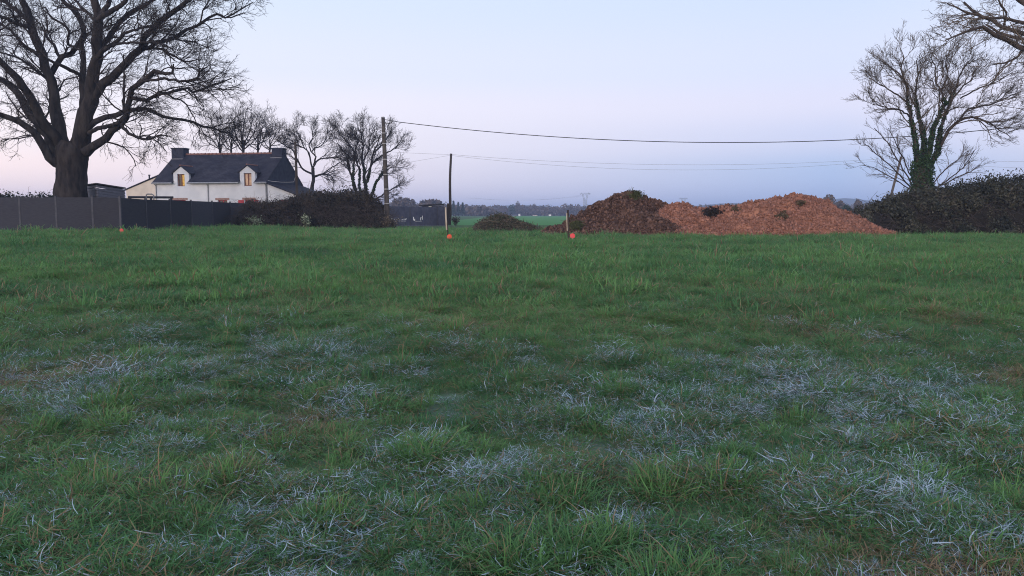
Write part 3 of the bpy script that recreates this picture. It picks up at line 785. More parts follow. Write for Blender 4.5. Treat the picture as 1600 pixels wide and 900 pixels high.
r570, _, p570, q570 = make_tree('bare_tree', 'many stemmed bare tree just left of the tall concrete pole', [(571, 322, 18), (571, 312, 16), (570, 304, 13), (570, 298, 9)], t570, 80, M['bark'], M['twig'], MIDL, group='bare trees behind the house', spacing=.56, rmin=.009, ws=.72)
pts = []
for P, Rr in list(zip(p570, q570))[:5]:
    for j in range(len(P) - 1):
        if P[j, 2] < 6:
            c = P[j] + (P[j + 1] - P[j]) * rng.random((50, 1))
            pts.append(c + nrm(rng.normal(size=(50, 3))) * (Rr[j] * rng.uniform(.8, 1.3, (50, 1)) + .02))
V, Fq, tn = leaves(np.concatenate(pts), .09)
o = obj('ivy', V, Fq, M['ivy'], r570, attrs={'tint': tn}); o['kind'] = 'stuff'

def upright(px, ybase, ytop, wpx, Y, label, lean=0, spread=16):
    """a bare tree grown by rule from a trunk and four to six rising limbs"""
    h = ybase - ytop
    tr = [(px, ybase + 60, wpx * 1.2), (px, ybase + 20, wpx), (px + lean * .2, ybase, wpx * .9), (px + lean * .35, ybase - h * .15, wpx * .8), (px + lean * .5, ybase - h * .3, wpx * .7)]
    ls = []
    n = 7
    for k in range(n):
        u = (k + .5) / n * 2 - 1
        y0 = ybase - h * random.uniform(.02, .3)
        x0 = px + lean * (ybase - y0) / h
        ex = px + lean + u * spread + random.uniform(-3, 3)
        ey = ytop + abs(u) ** 1.5 * h * .5 + random.uniform(0, 6)
        mx_, my = (x0 * .55 + ex * .45) + u * 3, y0 * .5 + ey * .5
        ls.append(([(x0, y0, wpx * .65), (mx_ + random.uniform(-2, 2), my + 3, wpx * .5), (ex * .8 + mx_ * .2, ey * .75 + my * .25, wpx * .35), (ex, ey, wpx * .2)], 0, random.uniform(-2.5, 2.5)))
    make_tree('bare_tree', label, tr, ls, Y, M['bark'], M['twig'], MIDL[:3], group='bare trees behind the house', spacing=.85, rmin=.011, ws=.7)
upright(345, 240, 180, 3.6, 96, 'slim bare tree behind the roof ridge, nearest the left chimney', -6, 26)
upright(362, 240, 190, 3.4, 99, 'bare tree behind the roof ridge, second from the left chimney', -2, 22)
upright(379, 240, 170, 4.6, 97, 'tallest of the bare trees rising behind the roof ridge', 5, 34)
upright(402, 240, 184, 3.2, 100, 'bare tree behind the right half of the roof ridge', 4, 26)
upright(420, 240, 192, 3.0, 97, 'bare tree behind the roof ridge, nearest the right chimney', 6, 26)

# ------------------------------------------------------------------ fence
FH = 1.9
corner = at(187, 363, 43.3); corner[2] = 0
FENCE = thing('garden_fence', (corner[0], corner[1], G(corner[0], corner[1])), 'long dark grey composite panel fence turning a corner at the left', 'fence')
def fence_run(pl, topz):
    for i in range(len(pl) - 1):
        a_, b_ = np.array(pl[i]), np.array(pl[i + 1]); d = b_ - a_; L = np.linalg.norm(d); d = d / L; nn = np.array((d[1], -d[0]))
        za, zb = topz[i], topz[i + 1]
        mb = MB(); nb = 11
        for k in range(nb):
            for (f0, f1) in ((k / nb, (k + 1) / nb - .006),):
                P = []
                for f in (f0, f1):
                    for q, zt, s in ((a_ + d * .05, za, 1), (b_ - d * .05, zb, 1), (b_ - d * .05, zb, -1), (a_ + d * .05, za, -1)):
                        w_ = q + nn * s * .014
                        P.append((w_[0], w_[1], zt - FH - .1 + f * (FH + .1)))
                mb.hexa(P)
        P = []
        for f in (0, 1):
            for q, zt, s in ((a_ + d * .05, za, 1), (b_ - d * .05, zb, 1), (b_ - d * .05, zb, -1), (a_ + d * .05, za, -1)):
                w_ = q + nn * s * .008
                P.append((w_[0], w_[1], zt - FH - .1 + f * (FH + .06)))
        mb.hexa(P)
        mb.build('panel', M['fence'], FENCE)
def fence_post(p, zt):
    mb = MB(); s = .05
    mb.box((p[0] - s, p[1] - s, zt - FH - .4), (p[0] + s, p[1] + s, zt + .05)); mb.box((p[0] - s - .008, p[1] - s - .008, zt + .052), (p[0] + s + .008, p[1] + s + .008, zt + .072))
    mb.build('post', M['post'], FENCE)
runA = [(187, 308.5, 43.3), (144, 308, 44.1), (87, 308, 45.2), (30, 308, 46.3), (-27, 308, 47.4), (-84, 308, 48.5)]
runB = [(187, 308.5, 43.3), (227, 311.5, 46.8), (265, 312.5, 50.1), (298, 313.7, 53.6), (331, 315, 57.3), (359.5, 316.3, 60.9), (385.5, 317.5, 64.7)]
for run in (runA, runB):
    W3 = [at(*q) for q in run]
    fence_run([p[:2] for p in W3], [p[2] for p in W3])
    for k, p in enumerate(W3):
        if run is runA or k: fence_post(p[:2], p[2])

# ------------------------------------------------------------------ house
ang = R(9.5)
HR = at(417, 300, 75.0)
hz = G(HR[0], HR[1]) + .05
UX = np.array((math.cos(ang), -math.sin(ang), 0)); VY = np.array((math.sin(ang), math.cos(ang), 0))
def H(p):                                        # house local (x right along facade, y depth, z up) -> world
    p = np.asarray(p, float)
    return np.array((HR[0], HR[1], hz)) + UX * p[0] + VY * p[1] + np.array((0, 0, 1)) * p[2]
def fac(px, py):                                 # pixel -> local facade x, z
    q = on_plane(px, py, HR, VY) - np.array((HR[0], HR[1], hz))
    return float(np.dot(q, UX)), float(q[2])
HOUSE = thing('house', (HR[0], HR[1], hz), 'white cottage with slate roof, two dormers and two chimneys', 'house')
XL = fac(243, 300)[0]; DEP = 7.6
ZE = fac(417, 282.5)[1]
rid = on_plane(430, 241, H((0, DEP / 2, 0)), VY); ZR = float(rid[2] - hz)
dorm = []
for (cx_, w_, peak, wx0, wx1, wy0, wy1) in ((283.2, 24, 259.5, 277, 288.5, 272, 291), (387, 24, 258, 381, 393, 270.5, 290.5)):
    x0, zz = fac(cx_ - w_ / 2, 283); x1, _ = fac(cx_ + w_ / 2, 283)
    dorm.append(dict(x0=x0, x1=x1, zp=fac(cx_, peak)[1], wx0=fac(wx0, 280)[0], wx1=fac(wx1, 280)[0], wz1=fac(cx_, wy0)[1], wz0=fac(cx_, wy1)[1]))
lows = []
for (a_, b_, yt) in ((269, 290, 310.3), (340, 355, 310.3), (382, 396, 309.8)):
    x0, z1 = fac(a_, yt); x1, _ = fac(b_, yt)
    lows.append((x0, x1, z1))
def wall_holes(mb, x0, x1, z0, z1, holes, y0, y1):
    xs_ = sorted({x0, x1, *[h[0] for h in holes], *[h[1] for h in holes]}); zs_ = sorted({z0, z1, *[h[2] for h in holes], *[h[3] for h in holes]})
    for a_, b_ in zip(xs_[:-1], xs_[1:]):
        run = None
        for c_, d_ in zip(zs_[:-1], zs_[1:]):
            mx_, mz = (a_ + b_) / 2, (c_ + d_) / 2
            if any(h[0] < mx_ < h[1] and h[2] < mz < h[3] for h in holes):
                if run: mb.box((a_, y0, run[0]), (b_, y1, run[1]), H); run = None
            else:
                run = (run[0], d_) if run else (c_, d_)
        if run: mb.box((a_, y0, run[0]), (b_, y1, run[1]), H)
mb = MB()
holes = [(d['wx0'], d['wx1'], d['wz0'], ZE) for d in dorm] + [(a_, b_, z1 - 1.25, z1 - .14) for a_, b_, z1 in lows]
wall_holes(mb, XL, 0, -.2, ZE, holes, 0, .5)
mb.box((XL, .5, -.2), (XL + .4, DEP, ZE), H); mb.box((XL + .4, DEP - .4, -.2), (-.4, DEP, ZE), H); mb.box((-.4, .5, -.2), (0, DEP, ZE), H)
WALL = mb.build('wall', M['render'], HOUSE)
# dormer fronts
for d in dorm:
    mb = MB(); cx_ = (d['x0'] + d['x1']) / 2
    sh = d['wz1'] + .12
    wall_holes(mb, d['x0'], d['x1'], ZE, sh, [(d['wx0'], d['wx1'], ZE, d['wz1'])], 0, .3)
    mb.prism([(d['x0'], 0, sh), (d['x1'], 0, sh), (cx_, 0, d['zp'] - .06)], (0, .3, 0), H)
    dm = mb.build('dormer', M['render'], HOUSE)
    # cheeks and roof
    slope = (ZR - ZE) / (DEP / 2)
    mb = MB()
    for xs_ in (d['x0'], d['x1'] - .1):
        yb = (sh - ZE) / slope; mb = MB()
        mb.prism([(xs_, .3, ZE), (xs_, .3, sh), (xs_, yb, sh)], (.1, 0, 0), H)
        mb.build('dormer_cheek', M['slate_wall'], dm)
    mb = MB(); yb1 = (sh - ZE) / slope + .3; yb2 = (d['zp'] - ZE) / slope + .2
    for s in (0, 1):
        xe = d['x0'] - .14 if s == 0 else d['x1'] + .14
        ez = sh - .1
        mb.prism([(xe, -.12, ez), (cx_, -.12, d['zp']), (cx_, yb2, d['zp']), (xe, yb1, ez)], (0, 0, .07), H)
    mb.build('dormer_roof', M['slate'], dm)
    mb = MB(); mb.tube([(cx_, -.14, d['zp'] + .07), (cx_, yb2 - .1, d['zp'] + .07)], [.07, .07], 8, H); mb.build('ridge_tile', M['ridge'], dm)
def window(x0, x1, z0, z1, y, lit=None, fm='brownwood', bars=1):
    mb = MB(); t_ = .07
    mb.box((x0, y, z0), (x0 + t_, y + .07, z1), H); mb.box((x1 - t_, y, z0), (x1, y + .07, z1), H)
    mb.box((x0 + t_, y, z1 - t_), (x1 - t_, y + .07, z1), H); mb.box((x0 + t_, y, z0), (x1 - t_, y + .07, z0 + t_), H)
    c_ = (x0 + x1) / 2
    mb.box((c_ - .045, y - .01, z0 + t_), (c_ + .045, y + .06, z1 - t_), H)
    wn_ = mb.build('window', M[fm], HOUSE)
    for k, (a_, b_) in enumerate(((x0 + t_, c_ - .045), (c_ + .045, x1 - t_))):
        mm = M['glass']
        if lit and lit[k]: mm = M[lit[k]]
        q = MB(); q.box((a_, y + .03, z0 + t_), (b_, y + .045, z1 - t_), H); q.build('pane', mm, wn_)
    return wn_
window(dorm[0]['wx0'], dorm[0]['wx1'], dorm[0]['wz0'], dorm[0]['wz1'], .16, (None, 'lit'))
window(dorm[1]['wx0'], dorm[1]['wx1'], dorm[1]['wz0'], dorm[1]['wz1'], .16, ('lit2', 'lit2'))
for k, (a_, b_, z1) in enumerate(lows):
    window(a_, b_, z1 - 1.25, z1 - .14, .2, None, 'redwood')
    mb = MB(); mb.box((a_ - .22, -.03, z1 - .14), (b_ + .22, .2, z1 + .06), H); mb.build('lintel', M['lintel'], HOUSE)
    if k == 2:
        for (u0, u1, tw) in ((a_ - .62, a_ - .05, 0), (b_ + .05, b_ + .62, .22)):
            q = MB(); q.hexa([H((u0, -.06, z1 - 1.25)), H((u1, -.06 - tw, z1 - 1.25)), H((u1, -.02 - tw, z1 - 1.25)), H((u0, -.02, z1 - 1.25)),
                              H((u0, -.06, z1 - .16)), H((u1, -.06 - tw, z1 - .16)), H((u1, -.02 - tw, z1 - .16)), H((u0, -.02, z1 - .16))])
            q.build('shutter', M['redwood'], HOUSE)
# roof
slope = (ZR - ZE) / (DEP / 2)
OV = .28
def uvmap(o, T):
    me = o.data; uv = me.uv_layers.new(name='UVMap')
    for l in me.loops:
        uv.data[l.index].uv = T(me.vertices[l.vertex_index].co)
mb = MB(); x0, x1 = XL - .18, .1
brk = [x0, dorm[0]['x0'], dorm[0]['x1'], dorm[1]['x0'], dorm[1]['x1'], x1]
th = .09
for k in range(5):
    a_, b_ = brk[k], brk[k + 1]
    ya = .32 if k in (1, 3) else -OV
    mb.prism([(a_, ya, ZE + slope * ya), (b_, ya, ZE + slope * ya), (b_, DEP / 2, ZR), (a_, DEP / 2, ZR)], (0, 0, th), H)
mb.prism([(x0, DEP + OV, ZE - slope * OV), (x1, DEP + OV, ZE - slope * OV), (x1, DEP / 2, ZR), (x0, DEP / 2, ZR)], (0, 0, th), H)
ROOF = mb.build('roof', M['slate'], HOUSE)
def ruv(c):
    q = np.array(c); return (float(np.dot(q, UX)), float(np.dot(q, VY)) * 1.25)
uvmap(ROOF, ruv)
for c_ in HOUSE.children:
    for e in c_.children:
        if e.name.startswith('dormer_roof'): uvmap(e, lambda c: (float(np.dot(np.array(c), VY)), float(np.array(c)[2]) * 1.4))
nt_ = 26
for k in range(nt_):
    a_ = x0 + .6 + (x1 - x0 - 1.4) * k / nt_; b_ = x0 + .6 + (x1 - x0 - 1.4) * (k + 1) / nt_
    q = MB(); q.tube([(a_, DEP / 2, ZR + .08), (b_ - .03, DEP / 2, ZR + .1)], [.11, .125], 8, H); q.build('ridge_tile', M['ridge'], ROOF)
for (px0, px1) in ((272.5, 291), (428, 445)):
    xa = float(np.dot(on_plane(px0, 240, H((0, DEP / 2, 0)), VY) - HR, UX)); xb = float(np.dot(on_plane(px1, 240, H((0, DEP / 2, 0)), VY) - HR, UX))
    if px0 > 400: xb = .05
    zt = float((on_plane(px0, 233.5, H((0, DEP / 2, 0)), VY) - np.array((0, 0, hz)))[2])
    q = MB(); q.box((xa, DEP / 2 - .5, ZR - .9), (xb, DEP / 2 + .5, zt), H); q.box((xa - .05, DEP / 2 - .55, zt + .002), (xb + .05, DEP / 2 + .55, zt + .12), H)
    ch = q.build('chimney', M['slate_wall'], ROOF)
    q = MB(); q.box((xa - .03, DEP / 2 - .72, ZR - .42), (xb + .03, DEP / 2 - .505, ZR - .37), H); q.build('flashing', M['zinc'], ch)
# gables
mb = MB(); mb.prism([(.003, 0, -.2), (.003, DEP, -.2), (.003, DEP, ZE), (.003, DEP / 2, ZR), (.003, 0, ZE)], (.06, 0, 0), H); mb.build('slate_gable', M['slate_wall'], HOUSE)
mb = MB(); mb.prism([(XL - .003, 0, ZE), (XL - .003, DEP, ZE), (XL - .003, DEP / 2, ZR)], (.3, 0, 0), H); mb.build('gable', M['cream'], HOUSE)
# gutter and downpipes
for k in (0, 2, 4):
    q = MB(); q.tube([(brk[k], -OV - .07, ZE - slope * OV + .03), (brk[k + 1], -OV - .07, ZE - slope * OV + .03)], [.07, .07], 8, H); q.build('gutter', M['zinc'], HOUSE)
for px in (244.5, 325.5, 416):
    x_, _ = fac(px, 300)
    q = MB(); q.tube([(x_, -OV - .04, ZE - .2), (x_, -.06, ZE - .42), (x_, -.06, 0)], [.045, .045, .045], 7, H); q.build('downpipe', M['zinc'], HOUSE)
# lean-to on the right
LW, lz0 = 4.6, ZE - .3
lz1 = lz0 - .36 * LW
mb = MB(); mb.prism([(.07, .0, -.3), (LW, .0, -.3), (LW, .0, lz1), (.07, .0, lz0)], (0, .3, 0), H); mb.prism([(LW - .3, .3, -.3), (LW, .3, -.3), (LW, .3, lz1), (LW - .3, .3, lz1)], (0, DEP - .3, 0), H)
ln = mb.build('lean_to_wall', M['render'], HOUSE)
mb = MB(); mb.prism([(.07, -.2, lz0 + .01), (LW + .3, -.2, lz1 - .1), (LW + .3, DEP + .1, lz1 - .1), (.07, DEP + .1, lz0 + .01)], (0, 0, .1), H)
lr = mb.build('lean_to_roof', M['slate'], HOUSE); uvmap(lr, lambda c: (float(np.dot(np.array(c), VY)), float(np.dot(np.array(c), UX))))
mb = MB(); lx0 = .95; mb.box((lx0 + .4, -.03, 2.05), (lx0 + 2.2, -.003, 2.25), H); mb.build('lintel', M['redwood'], ln)
mb = MB(); mb.box((lx0 + .5, -.02, .9), (lx0 + 1.3, -.003, 2.04), H); mb.build('shutter', M['redwood'], ln)
# cream annex at the left, set back
ab = 3.4
xa0 = float(np.dot(on_plane(197, 296, H((0, ab, 0)), VY) - HR, UX)); za0 = float(on_plane(197, 297, H((0, ab, 0)), VY)[2] - hz)
xa1 = XL - .02; za1 = float(on_plane(249, 265, H((0, ab, 0)), VY)[2] - hz)
mb = MB(); mb.prism([(xa0, ab, -.2), (xa1, ab, -.2), (xa1, ab, za1), (xa0, ab, za0)], (0, 5, 0), H); mb.build('annex_wall', M['cream'], HOUSE)
mb = MB(); mb.prism([(xa0 - .2, ab - .12, za0 - .05), (xa1, ab - .12, za1 + .06), (xa1, ab + 5.1, za1 + .06), (xa0 - .2, ab + 5.1, za0 - .05)], (0, 0, .1), H)
ar = mb.build('annex_roof', M['slate'], HOUSE); uvmap(ar, lambda c: (float(np.dot(np.array(c), VY)), float(np.dot(np.array(c), UX))))
fx = xa0 + .36 * (xa1 - xa0); fz = za0 + .36 * (za1 - za0)
mb = MB(); mb.tube([H((fx, ab + 1, fz - .2)), H((fx, ab + 1, fz + .75))], [.08, .08], 8); mb.tube([H((fx, ab + 1, fz + .76)), H((fx, ab + 1, fz + .86))], [.12, .12], 8); mb.build('flue_pipe', M['felt'], HOUSE)

# ------------------------------------------------------------------ garden things behind the fence
c0 = at(152, 300, 50.5); c1 = at(195, 300, 52.5); cl = at(134, 300, 53.0)
zt = at(152, 288.5, 50.5)[2]; z0 = G(c0[0], c0[1])
SH = thing('garden_shed', (c0[0], c0[1], z0), 'blue grey boarded shed between the oak trunk and the house', 'shed')
def shed_wall(a_, b_, za, zb, name):
    nb = 16; d = nrm((b_ - a_)[None, :2])[0]; nn = np.array((d[1], -d[0])); mb = MB()
    for k in range(nb):
        P = []
        for f in (k / nb, (k + 1) / nb - .01):
            for q, zt_, s in ((a_, za, 1), (b_, zb, 1), (b_, zb, -1), (a_, za, -1)):
                w_ = q[:2] + nn * (.02 * s + (.012 if f == k / nb else 0))
                P.append((w_[0], w_[1], z0 - .1 + f * (zt_ - z0 + .1)))
        mb.hexa(P)
    mb.build(name, M['shed'], SH)
back = c1 + (cl - c0)
mb = MB(); _c = (c0 + c1 + cl + back) / 4; _q = [_c + (p - _c) * .97 for p in (cl, c0, c1, back)]
mb.hexa([(p[0], p[1], z0 - .1) for p in _q] + [(p[0], p[1], zt - .25) for p in _q]); mb.build('inner_wall', M['shed'], SH)
zl = zt - .22
shed_wall(cl, c0, zt, zt, 'wall'); shed_wall(c0, c1, zt, zl, 'wall'); shed_wall(c1, back, zl, zl, 'wall'); shed_wall(back, cl, zl, zt, 'wall')
def rp(p, z): return (p[0], p[1], z)
ctr = (c0 + c1 + cl + back) / 4
ex = lambda p: ctr + (p - ctr) * 1.06
mb = MB(); mb.hexa([rp(ex(cl), zt + .03), rp(ex(c0), zt + .03), rp(ex(c1), zl + .03), rp(ex(back), zl + .03), rp(ex(cl), zt + .11), rp(ex(c0), zt + .11), rp(ex(c1), zl + .11), rp(ex(back), zl + .11)])
mb.build('roof', M['felt'], SH)
pg = at(235, 309, 58)
PG = thing('pergola', (pg[0], pg[1], G(pg[0], pg[1])), 'low dark timber beam on posts in front of the cream annex', 'pergola')
A, B = at(200, 308, 58), at(271, 308.5, 59)
mb = MB(); mb.tube([A, B], [.085, .085], 4); mb.build('beam', M['felt'], PG)
for f in (.05, .5, .95):
    p = A + (B - A) * f
    mb = MB(); mb.box((p[0] - .06, p[1] - .06, G(p[0], p[1]) - .1), (p[0] + .06, p[1] + .06, p[2] - .06)); mb.build('post', M['felt'], PG)
ca = at(235, 308, 56); zg = G(ca[0], ca[1])
CR = thing('garden_arch', (ca[0], ca[1], zg), 'small pale blue grey hoop showing above the fence before the annex', 'arch')
pl = [at(228.5, 312, 56), at(228.5, 305, 56), at(230, 303.3, 56), at(237, 303.3, 56), at(240, 305, 56), at(241, 312, 56)]
pl = [(pl[0][0], pl[0][1], zg - .05)] + pl[1:-1] + [(pl[-1][0], pl[-1][1], zg - .05)]
mb = MB(); mb.tube(pl, [.045] * 6, 7); mb.build('hoop', M['zinc'], CR)

# ------------------------------------------------------------------ poles and wires
def pole(name, label, px, ytop, ybase_z, Y, w0, w1, m, group, lean_px=0, square=False, crook=0):
    top = at(px, ytop, Y); bx = at(px + lean_px, ytop, Y)[0]
    zb = G(bx, Y)
    root = thing(name, (bx, Y, zb), label, 'pole', group)
    n = 9; P = []
    for k in range(n):
        f = k / (n - 1)
        P.append((bx + (top[0] - bx) * f + crook * math.sin(f * 7.0), Y + crook * .5 * math.cos(f * 5), zb - .4 + (top[2] - zb + .4) * f))
    rad = np.linspace(w0, w1, n)
    mb = MB(); mb.tube(P, rad * (1.3 if square else 1), 4 if square else 10)
    mb.build('shaft', m, root, not square)
    return root, np.array(P), rad
CPOLE, CP_, cr_ = pole('utility_pole', 'tall banded concrete pole carrying the heavy black cable', 598.5, 184, 0, 60, .2, .135, M['concrete'], 'poles of the overhead lines', lean_px=5.5)
for yb in (208, 224.5, 249, 272.5, 295.5, 318):
    f = (yb - 184) / (350 - 184); zz = at(600, yb, 60)[2]
    k = np.interp(zz, CP_[:, 2], np.arange(len(CP_))); p = np.array([np.interp(k, np.arange(len(CP_)), CP_[:, j]) for j in range(3)]); r_ = np.interp(k, np.arange(len(CP_)), cr_)
    mb = MB(); mb.tube([p - (0, 0, .03), p + (0, 0, .03)], [r_ + .015] * 2, 12); mb.build('band', M['band'], CPOLE)
tp_ = CP_[-1]
mb = MB(); mb.tube([tp_ + (0, 0, .01), tp_ + (0, 0, .07)], [.15, .12], 10); mb.build('cap', M['band'], CPOLE)
mb = MB(); mb.tube([tp_ + (.1, 0, -.38), tp_ + (.45, 0, -.42), tp_ + (.62, 0, -.38), tp_ + (.7, 0, -.26)], [.03] * 4, 6)
mb.tube([tp_ + (.12, 0, -.14), tp_ + (.3, 0, -.16)], [.025] * 2, 6); mb.build('bracket', M['wire'], CPOLE)
lp = at(598.5, 184, 60)
mb = MB(); mb.tube([(CP_[0][0] - .24, 60 - .02, CP_[0][2] + .3), (CP_[0][0] - .22, 60 - .02, at(600, 315, 60)[2])], [.03, .03], 6); mb.build('conduit', M['band'], CPOLE)
DP, dP, _ = pole('utility_pole', 'slender crooked dark wooden pole beside the blue grey sheet fence', 704.5, 240, 0, 86, .17, .12, M['polewood'], 'poles of the overhead lines', lean_px=-3, crook=.04)
mb = MB(); b0 = dP[0]; mb.tube([(b0[0] - .12, 86.0, b0[2]), (b0[0] - .1, 86.0, at(702, 318, 86)[2])], [.18, .16], 8); mb.build('stub_post', M['polewood'], DP)
GP, gP, _ = pole('utility_pole', 'brown wooden pole standing in front of the house lean to', 461.5, 222, 0, 71, .14, .1, M['polewood'], 'poles of the overhead lines', lean_px=1)
LP, lP, _ = pole('utility_pole', 'leaning wooden pole behind the arching saplings at right', 1408, 245, 0, 90, .15, .12, M['leanwood'], 'poles of the overhead lines', lean_px=-24)
EP, eP, _ = pole('utility_pole', 'concrete pole holding the far right end of the heavy cable', 1790, 169, 0, 52, .2, .135, M['concrete'], 'poles of the overhead lines')
FP, fP, _ = pole('utility_pole', 'wooden pole holding the far right end of the thin wires', 1900, 240, 0, 86, .17, .12, M['polewood'], 'poles of the overhead lines')
def wire(label, A, B, pxs, fy, r_, m, group='overhead wires', n=40):
    """cable hanging in the vertical plane through A and B, at the sagging height read at each px"""
    A, B = np.asarray(A, float), np.asarray(B, float)
    d = B - A; N = nrm(np.array([[d[1], -d[0], 0.0]]))[0]
    P = [on_plane(px, fy(px), A, N) for px in np.linspace(pxs[0], pxs[1], n)]
    P[0] = A; P[-1] = B
    V, Fq = tubes(np.array(P)[None], np.full((1, n), r_), 6, caps=True)
    return tag(obj('overhead_wire', V, Fq, m), label, 'wire', group)
def quad(p, q, r_):
    c = np.polyfit([p[0], q[0], r_[0]], [p[1], q[1], r_[1]], 2)
    return lambda x: float(np.polyval(c, x))
wA = tp_ + (.3, 0, -.16)
pA = 800 + F * (wA[0] / wA[1]) ; 
wire('heavy black cable sagging across the sky from the concrete pole', wA, eP[-1] - (0, 0, .1), (606, 1790), quad((606, 188.5), (1100, 222.5), (1790, 171.4)), .028, M['wire'], n=70)
tD, tL, tG, tF = dP[-1] - (0, 0, .08), lP[-1] - (0, 0, .08), gP[-1] - (0, 0, .1), fP[-1] - (0, 0, .1)
wire('upper thin wire from the crooked pole to the leaning pole', tD, tL, (705, 1408), quad((705, 241.5), (1080, 257.5), (1408, 246.5)), .012, M['wire2'], n=50)
wire('lower thin wire from the crooked pole to the leaning pole', tD - (0, 0, .12), tL - (0, 0, .1), (705, 1408), quad((705, 243), (1060, 265.5), (1408, 248)), .012, M['wire2'], n=50)
wire('upper thin wire running right from the leaning pole', tL, tF, (1408, 1900), quad((1408, 246.5), (1560, 252), (1900, 243)), .011, M['wire2'])
wire('lower thin wire running right from the leaning pole', tL - (0, 0, .1), tF - (0, 0, .15), (1408, 1900), quad((1408, 248), (1560, 261), (1900, 245)), .011, M['wire2'])
wire('thin wire from the crooked pole to the pole by the lean to', tD, tG, (705, 462), quad((705, 241.5), (640, 239), (462, 224)), .010, M['wire2'])
hb = H((.1, DEP - .2, ZE + .2))
wire('thin wire slanting down from the crooked pole behind the bare tree', tD - (0, 0, .1), hb, (705, 470), quad((705, 242.5), (640, 253.5), (470, 287)), .010, M['wire2'])
hc = H((.08, .05, ZE + .05))
wire('pale wire crossing the slate gable to the pole', gP[5] + (0, 0, .15), hc, (462, 418), quad((462, 284), (440, 284.5), (418, 282)), .013, M['wire3'], n=16)

# ------------------------------------------------------------------ blue sheet fence with shed roof behind
GA = [(608, 322), (640.5, 323.5), (684, 323.5), (695.5, 323.5)]
YG = [78, 79.5, 81.5, 80]
SF = at(650, 340, 80)
SFT = thing('sheet_metal_fence', (SF[0], SF[1], G(SF[0], SF[1])), 'low blue grey sheet metal fence right of the concrete pole', 'fence')
gw = [at(a_, b_, y_) for (a_, b_), y_ in zip(GA, YG)]
for i in range(3):
    a_, b_ = gw[i], gw[i + 1]; mb = MB(); n = 24
    d = nrm((b_ - a_)[None, :2])[0]; nn = np.array((d[1], -d[0]))
    top = []
    for k in range(n + 1):
        f = k / n; p = a_ + (b_ - a_) * f; o_ = nn * (.03 if k % 2 else 0)
        top.append((p[0] + o_[0], p[1] + o_[1], p[2]))
    zb = [G(q[0], q[1]) - .1 for q in top]
    Vv = [(q[0], q[1], z) for q, z in zip(top, zb)] + top + [(q[0] - nn[0] * .02, q[1] - nn[1] * .02, z) for q, z in zip(top, zb)] + [(q[0] - nn[0] * .02, q[1] - nn[1] * .02, q[2]) for q in top]
    m_ = n + 1
    fc = []
    for k in range(n):
        fc += [(k, k + 1, m_ + k + 1, m_ + k), (2 * m_ + k + 1, 2 * m_ + k, 3 * m_ + k, 3 * m_ + k + 1), (m_ + k, m_ + k + 1, 3 * m_ + k + 1, 3 * m_ + k)]
    mb.add(Vv, fc); pn = mb.build('panel', M['gate'], SFT)
    if i < 2:     # white paint strokes low on the sheets
        mk = MB(); r_ = random.Random(5 + i)
        strokes = [(f, f + r_.uniform(.015, .05), .62 + r_.uniform(-.03, .03), r_.uniform(.02, .12)) for f in np.linspace(.02, .8, 13)] + [(.25, .78, .46, .03)] if i == 0 else [(.1, .13, .55, .35), (.14, .17, .5, .2), (.18, .4, .45, .03), (.36, .38, .55, .3), (.42, .44, .62, .4), (.38, .43, .78, .04)]
        for f0, f1, hh, hg in strokes:
            p, q = a_ + (b_ - a_) * f0, a_ + (b_ - a_) * f1; z_ = G(p[0], p[1]) + hh
            o_ = nn * .04; o2 = nn * .036
            mk.hexa([(p[0] + o_[0], p[1] + o_[1], z_), (q[0] + o_[0], q[1] + o_[1], z_), (q[0] + o2[0], q[1] + o2[1], z_), (p[0] + o2[0], p[1] + o2[1], z_),
                     (p[0] + o_[0], p[1] + o_[1], z_ + hg), (q[0] + o_[0], q[1] + o_[1], z_ + hg), (q[0] + o2[0], q[1] + o2[1], z_ + hg), (p[0] + o2[0], p[1] + o2[1], z_ + hg)])
        mk.build('paint_marks', M['white'], pn)
for p in gw:
    mb = MB(); mb.box((p[0] - .05, p[1] - .05, G(p[0], p[1]) - .2), (p[0] + .05, p[1] + .05, p[2] + .06)); mb.build('post', M['post'], SFT)
k0 = at(656, 322, 84); k1 = at(691, 319.5, 84)
KS = thing('small_shed', ((k0[0] + k1[0]) / 2, 85, G(k0[0], 85)), 'small dark shed with flat overhanging roof behind the sheet metal fence', 'shed')
mb = MB(); mb.hexa([(k0[0], 83.4, k0[2]), (k1[0], 83.4, k1[2]), (k1[0], 86.6, k1[2]), (k0[0], 86.6, k0[2]), (k0[0], 83.4, k0[2] + .1), (k1[0], 83.4, k1[2] + .1), (k1[0], 86.6, k1[2] + .1), (k0[0], 86.6, k0[2] + .1)]); mb.build('roof', M['felt'], KS)
mb = MB(); mb.box((k0[0] + .3, 83.8, G(k0[0], 85) - .1), (k1[0] - .1, 86.3, k0[2] - .02)); mb.build('wall', M['gate'], KS)
mb = MB(); q = at(672, 322.8, 83.7); mb.box((q[0] - .15, 83.72, q[2] - .05), (q[0] + .15, 83.78, q[2] + .04)); mb.build('vent', M['white'], KS)
tr = at(640, 349, 76)
sheet('track', [(tr[0] - 2.6, 76.2), (tr[0] + 4.2, 76.2), (tr[0] + 4.4, 77.3), (tr[0] - 2.8, 77.3)], G(tr[0], 76.7) + .03, M['track'], 'pale gravel strip at the foot of the sheet metal fence')

